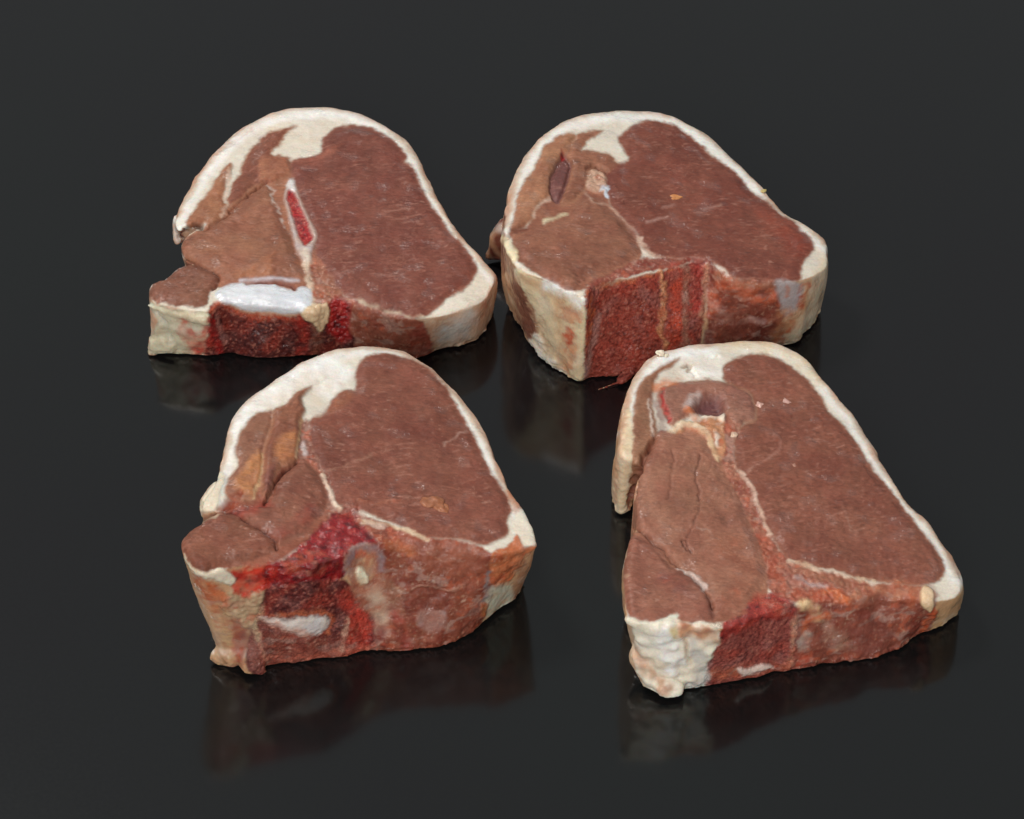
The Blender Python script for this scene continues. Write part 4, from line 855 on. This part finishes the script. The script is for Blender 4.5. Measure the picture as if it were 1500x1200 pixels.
chop_d = dict(seed=120,
 label='long chop with a hollow ring near its top and fat flap hanging at left',
 plane=[(990, 912, 26), (1360, 870, 17), (1080, 500, 22)],
 skin=(204, 160, 118),
 outline=[(905, 662, 896, 738), (906, 640, 898, 712), (910, 614), (919, 576), (930, 550), (945, 530), (966, 514), (1000, 505), (1055, 498), (1110, 497), (1150, 505), (1184, 525), (1203, 550), (1230, 580), (1251, 607), (1272, 642),
  (1302, 690), (1332, 735), (1362, 766), (1386, 800), (1402, 830), (1410, 856, 1404, 892), (1404, 872, 1396, 905), (1376, 880, 1368, 925), (1358, 880, 1345, 932), (1330, 874, 1312, 956), (1292, 872, 1272, 970), (1260, 880, 1235, 974),
  (1222, 882, 1200, 977), (1190, 884, 1170, 985), (1160, 888, 1135, 990), (1115, 902, 1085, 1000), (1078, 916, 1045, 1008), (1045, 918, 1012, 1014), (1000, 912, 985, 1018), (958, 912, 962, 1012), (922, 905, 942, 988), (915, 872, 930, 965), (912, 840, 928, 940),
  (917, 804), (924, 784), (932, 770), (931, 742), (931, 716), (935, 694), (932, 680, 930, 735), (926, 674, 922, 752), (914, 672, 907, 757)],
 lumps=[[(945, 962, 9, 4, 5), (958, 988, 4, 4.5, 4), (985, 1003, 3, 4, 3)]],
 strokes=[
  ('tenderloin_muscle', 'meat', (150, 98, 80), [(925, 786), (920, 740), (935, 690), (960, 640), (980, 630), (1050, 640), (1085, 700), (1120, 780), (1130, 850), (1100, 900), (1050, 912), (985, 908), (925, 900), (913, 860)], dict(w=.8)),
  (None, 'fat', (226, 206, 168), [(1060, 508), (1100, 506), (1150, 518), (1180, 535), (1195, 560)], dict(r=9, e=7, a=.6)),
  (None, 'fat', (250, 248, 244), [(950, 545), (990, 520), (1040, 520), (1050, 540), (1010, 548)], dict(r=10, e=8, a=.7)),
  (None, 'meat', (150, 110, 86), [(1000, 536), (1012, 534), (1008, 540)], dict(r=2.5, h=-.8, a=.7)),
  (None, 'none', (0, 0, 0), [(1008, 535), (1015, 545), (1020, 552)], dict(r=1.2, h=-.9)),
  (None, 'none', (0, 0, 0), [(1012, 534), (1030, 528), (1050, 524)], dict(r=1.0, h=-.7)),
  ('flank_muscle', 'meat', (142, 98, 78), [(938, 562), (955, 546), (975, 532), (996, 524), (984, 536), (968, 546), (960, 562), (956, 590), (962, 620), (964, 640), (948, 664), (938, 688), (930, 712), (922, 728), (920, 700), (924, 650), (926, 605), (931, 578)], dict(e=3.4, rim=(168, 118, 90, 5), dome=.5, dw=7, w=.6, ang=80)),
  (None, 'meat', (110, 52, 42), [(960, 646), (945, 668), (934, 695), (926, 722), (921, 740)], dict(r=4.5, h=-2.2, e=4, a=.8)),  # gap behind the flap, shade painted into the dark red
  ('fat_flap', 'fat', (228, 206, 172), [(893, 740), (898, 700), (905, 660), (912, 615), (920, 595), (926, 620), (927, 660), (922, 700), (918, 722), (920, 745), (906, 760)], dict(w=.8, g=.2, gs=2)),
  (None, 'skin', (196, 142, 108), [(899, 735), (903, 690), (910, 630), (918, 580)], dict(r=5, e=4, a=.7)),
  ('loin_muscle', 'meat', (128, 76, 63), [(1060, 545), (1066, 533), (1088, 523), (1120, 519), (1150, 533), (1178, 553), (1195, 575), (1215, 603), (1235, 625), (1255, 650), (1280, 690), (1310, 727), (1335, 760), (1358, 788), (1374, 810), (1384, 832), (1378, 846), (1362, 856), (1330, 857), (1290, 851), (1258, 847), (1220, 835), (1180, 828), (1155, 820), (1140, 800), (1120, 770), (1100, 732), (1087, 702), (1078, 680), (1075, 650), (1080, 630), (1104, 616), (1107, 600), (1100, 580), (1080, 571), (1064, 560)],
    dict(grow=1.5, e=3.2, dome=.7, dw=16, rim=(150, 100, 78, 7), ang=20, w=.7, g=.15, gs=1.6)),
  (None, 'fat', (176, 128, 112), [(1095, 692), (1110, 682), (1130, 670), (1142, 664), (1144, 650), (1135, 640)], dict(r=1.8, a=.6, h=.2)),
  (None, 'meat', (140, 84, 68), [(1150, 700), (1185, 712), (1200, 735), (1170, 740)], dict(e=10, a=.6, h=.3)),
  (None, 'fat', (170, 124, 104), [(1235, 745), (1240, 765), (1245, 780)], dict(r=1.2, a=.6)),
  ('flank_muscle#2', 'meat', (142, 93, 80), [(974, 612), (962, 590), (966, 572), (985, 563), (1020, 557), (1060, 559), (1096, 575), (1108, 600), (1104, 618), (1085, 626), (1076, 650), (1062, 645), (1056, 622), (1040, 606), (1028, 604), (1010, 612), (985, 626)], dict(rim=(168, 118, 90, 5), h=.3, dome=.7, dw=9, w=.8, e=3, wet=.8)),
  (None, 'meat', (120, 78, 78), [(958, 580), (964, 600), (972, 625), (968, 640)], dict(r=5, e=4, a=.7)),
  (None, 'fat', (220, 200, 186), [(951, 586), (953, 610), (957, 638)], dict(r=1.6, a=.85)),
  (None, 'rag', (200, 118, 66), [(962, 568), (975, 563), (992, 561)], dict(r=6, e=5, a=.8)),
  (None, 'blood', (176, 22, 24), [(973, 572), (971, 590), (975, 606), (980, 618)], dict(r=2.6, e=2.5, a=.9, h=-.4, wet=.6)),
  ('blood_vessel', 'meat', (104, 60, 62), [(1018, 600), (1024, 588), (1038, 583), (1052, 585), (1060, 595), (1058, 606), (1040, 606), (1026, 606)], dict(h=-2.0, e=9, w=.8, wet=.8)),
  (None, 'cart', (206, 190, 182), [(1006, 598), (1013, 589), (1020, 583)], dict(r=4.5, e=5, a=.75)),  # white shine inside the hollow, painted as pale colour
  (None, 'rag', (206, 120, 66), [(1004, 606), (1012, 608), (1020, 612)], dict(r=5, e=3, a=.9, h=.5)),
  ('bone_ring', 'rag', (196, 146, 112), [(980, 636), (990, 624), (1012, 619), (1028, 618), (1040, 609), (1056, 612), (1066, 632), (1068, 655), (1060, 675), (1048, 672), (1040, 652), (1024, 636), (1002, 633), (986, 641)], dict(h=.2, g=.4, gs=2, w=1.0, e=3)),
  (None, 'fat', (230, 200, 160), [(980, 636), (992, 627), (1012, 624), (1030, 632), (1042, 650), (1050, 672)], dict(r=4.2, e=2.5, a=.9, h=.4)),
  (None, 'fat', (236, 224, 206), [(1034, 612), (1046, 610), (1056, 614)], dict(r=4, e=3, a=.9, h=.5, w=2)),
  (None, 'fat', (236, 224, 206), [(1046, 632), (1050, 642), (1052, 652)], dict(r=3, e=2.5, a=.8, h=.3)),
  (None, 'rag', (200, 140, 92), [(1030, 622), (1042, 628), (1050, 640)], dict(r=5, e=4, a=.7)),
  ('tendon', 'rag', (166, 112, 94), [(1062, 610), (1080, 626), (1076, 655), (1080, 688), (1095, 712), (1118, 768), (1140, 802), (1160, 822), (1200, 835), (1260, 850), (1275, 862), (1262, 880), (1225, 884), (1180, 885), (1160, 880), (1130, 870), (1122, 832), (1112, 798), (1098, 768), (1078, 720), (1058, 688), (1062, 660)], dict(g=.4, gs=1.3)),
  (None, 'rag', (172, 86, 62), [(1112, 790), (1128, 820), (1145, 850), (1180, 872), (1215, 878)], dict(r=13, e=9, a=.7)),
  (None, 'fat', (216, 180, 158), [(1084, 690), (1098, 712), (1112, 745), (1128, 785)], dict(r=2.4, e=2, a=.8, h=.3)),
  (None, 'fat', (214, 180, 150), [(1156, 822), (1190, 832), (1225, 840), (1262, 850), (1280, 852)], dict(r=2.8, e=2, a=.75, h=.2, br=-.5)),
  (None, 'cart', (196, 172, 168), [(1165, 845), (1190, 856), (1208, 862)], dict(r=3, e=3, a=.7)),
  (None, 'meat', (150, 98, 78), [(1165, 828), (1200, 838), (1245, 850), (1240, 860), (1200, 850)], dict(e=4, a=.7)),
  ('tenderloin_muscle', 'meat', (146, 96, 80), [(962, 642), (976, 634), (1000, 636), (1028, 642), (1042, 664), (1056, 690), (1078, 722), (1098, 770), (1112, 800), (1122, 838), (1112, 866), (1092, 888), (1068, 902), (1052, 902), (1044, 880), (1030, 852), (1010, 836), (988, 824), (962, 804), (940, 784), (931, 768), (933, 720), (942, 682)], dict(dome=.7, dw=14, h=.2, w=.7, ang=80)),
  (None, 'meat', (90, 48, 42), [(1024, 672), (1020, 700), (1024, 730), (1020, 760), (1006, 792), (1010, 812)], dict(r=1.0, e=2.2, h=-.7, a=.6, br=-.3)),  # upright crevice with its shade painted dark
  (None, 'meat', (168, 118, 100), [(950, 700), (955, 740), (975, 770)], dict(r=9, e=8, a=.5, w=2)),
  (None, 'meat', (96, 52, 44), [(1006, 792), (1000, 800), (1008, 815)], dict(r=1.6, e=2, h=-1, a=.7, w=2)),  # crack end, darkened in colour for shade
  (None, 'fat', (196, 160, 142), [(1020, 775), (1035, 782), (1050, 795)], dict(r=1.2, e=2, a=.5, w=2)),
  (None, 'meat', (110, 64, 54), [(985, 665), (984, 700), (978, 735)], dict(r=1.0, e=3, h=-.5, a=.35)),  # shallow groove, faint shade painted in
  (None, 'rag', (150, 96, 76), [(1060, 800), (1090, 830), (1085, 870), (1060, 890)], dict(r=16, e=12, a=.5)),
  ('side_muscle', 'meat', (140, 88, 74), [(925, 786), (945, 790), (966, 806), (984, 828), (1008, 842), (1030, 860), (1044, 884), (1046, 905), (1036, 912), (1010, 912), (985, 906), (952, 911), (922, 902), (915, 872), (912, 840), (917, 806)], dict(dome=.9, dw=12, w=.6, wet=.2, ang=-20)),
  (None, 'meat', (84, 40, 30), [(930, 776), (948, 788), (968, 804), (984, 822), (1000, 836), (1030, 862), (1046, 890)], dict(r=1.3, e=2.2, h=-1.3, a=.8)),  # crevice above the side muscle, shade painted into the colour
  (None, 'cart', (216, 196, 186), [(992, 836), (1008, 840), (1022, 850), (1032, 860)], dict(r=3, e=2, a=.85, h=.5)),
  (None, 'blood', (110, 48, 44), [(965, 850), (985, 850), (1000, 860)], dict(r=8, e=8, a=.5)),
  (None, 'fat', (206, 170, 140), [(917, 800), (912, 835), (918, 845)], dict(r=2.5, e=2, a=.7)),
  ('trimmed_muscle', 'rag', (144, 84, 70), [(1170, 884), (1225, 882), (1262, 868), (1290, 856), (1330, 858), (1360, 862), (1372, 880), (1362, 925), (1320, 965), (1260, 985), (1165, 995), (1160, 930)], dict(g=.4, gs=3, wet=.5)),
  (None, 'rag', (186, 128, 100), [(1250, 872), (1290, 864), (1330, 868), (1355, 872)], dict(r=12, e=8, a=.8, h=.3)),
  (None, 'rag', (190, 116, 86), [(1315, 858), (1330, 870), (1335, 885)], dict(r=9, e=6, a=.75, h=.3)),
  (None, 'meat', (124, 66, 58), [(1250, 905), (1290, 910), (1310, 930), (1280, 960), (1240, 960)], dict(e=9, a=.7)),
  (None, 'rag', (176, 144, 128), [(1205, 900), (1215, 930), (1240, 945)], dict(r=10, e=8, a=.7)),
  (None, 'rag', (228, 206, 164), [(1174, 884), (1190, 890), (1196, 902)], dict(r=8, e=5, a=.9, h=.4)),
  (None, 'rag', (205, 110, 66), [(1175, 925), (1190, 905), (1210, 900)], dict(r=5, e=4, a=.8)),
  (None, 'cart', (180, 158, 144), [(1180, 930), (1176, 950)], dict(r=8, e=5, a=.8)),
  (None, 'rag', (196, 86, 60), [(1178, 968), (1172, 980)], dict(r=8, e=5, a=.8)),
  (None, 'rag', (208, 116, 68), [(1212, 866), (1225, 872), (1238, 878)], dict(r=7, e=5, a=.85, h=.3)),
  ('tendon#2', 'fat', (222, 190, 150), [(1350, 862), (1362, 864), (1368, 880), (1362, 896), (1350, 884)], dict(h=.9, w=.7)),
  (None, 'rag', (204, 104, 64), [(1370, 895), (1358, 912), (1352, 928)], dict(r=4.5, e=3, a=.9, h=.3)),
  ('backbone', 'marrow', (130, 66, 58), [(1052, 932), (1078, 916), (1118, 903), (1160, 890), (1168, 915), (1166, 960), (1150, 1005), (1080, 1020), (1025, 1025), (1030, 990), (1045, 955)], dict(g=.22, gs=.9)),
  ('blood_clot', 'blood', (150, 50, 42), [(1052, 925), (1072, 905), (1098, 890), (1108, 872), (1150, 874), (1164, 888), (1158, 902), (1118, 910), (1084, 925), (1060, 938)], dict(g=.3, gs=2.0, wet=.8, e=5, w=1.8)),
  (None, 'rag', (186, 92, 74), [(1110, 880), (1130, 886), (1150, 890)], dict(r=10, e=7, a=.6)),
  (None, 'rag', (206, 160, 136), [(1164, 905), (1162, 940), (1158, 975)], dict(r=4, e=3, a=.8, h=.3)),
  (None, 'rag', (190, 110, 84), [(1045, 990), (1075, 985), (1110, 980), (1150, 975)], dict(r=8, e=5, a=.8)),
  ('cartilage', 'cart', (232, 205, 192), [(1080, 980), (1100, 976), (1128, 972), (1132, 978), (1110, 984), (1090, 990)], dict(h=.5, wet=.5)),
  ('fat_block', 'fat', (236, 226, 206), [(918, 902), (950, 911), (975, 905), (990, 900), (1002, 915), (1030, 914), (1052, 922), (1054, 940), (1040, 965), (1030, 1000), (1034, 1024), (965, 1024), (935, 985), (926, 955), (930, 930)], dict(g=.9, gs=3.2, wet=.45, h=.2)),
  (None, 'fat', (252, 252, 252), [(975, 925), (980, 950), (990, 970)], dict(r=14, e=9, a=.7, h=.6)),
  (None, 'rag', (204, 148, 104), [(1000, 922), (1025, 926), (1045, 930)], dict(r=10, e=6, a=.85)),
  (None, 'cart', (206, 200, 192), [(1012, 945), (1025, 965), (1028, 990), (1015, 1008)], dict(r=11, e=6, a=.8)),
  (None, 'skin', (190, 150, 110), [(1003, 935), (1008, 960), (1010, 972)], dict(r=2, h=-1.2, a=.6)),
  (None, 'rag', (206, 150, 104), [(930, 945), (938, 965), (950, 985), (975, 1008)], dict(r=8, e=7, a=.7, br=-.2)),
  (None, 'skin', (214, 190, 110), [(985, 922), (988, 932)], dict(r=4, e=4, a=.7)),
 ],
 crumbs=[(1114, 594, 1.1, (206, 164, 150), 1.1, 0), (1150, 590, 1.3, (200, 158, 146), 1.4, -20), (968, 518, 1.1, (236, 220, 196), 1.2, 40), (1075, 638, 1.1, (214, 180, 156), .8, 0), (1162, 682, .8, (180, 130, 112), 1.1, 0), (976, 521, .7, (230, 214, 190), 1.0, 0)])

for sp in (chop_a, chop_b, chop_c, chop_d):
    build_chop(sp)
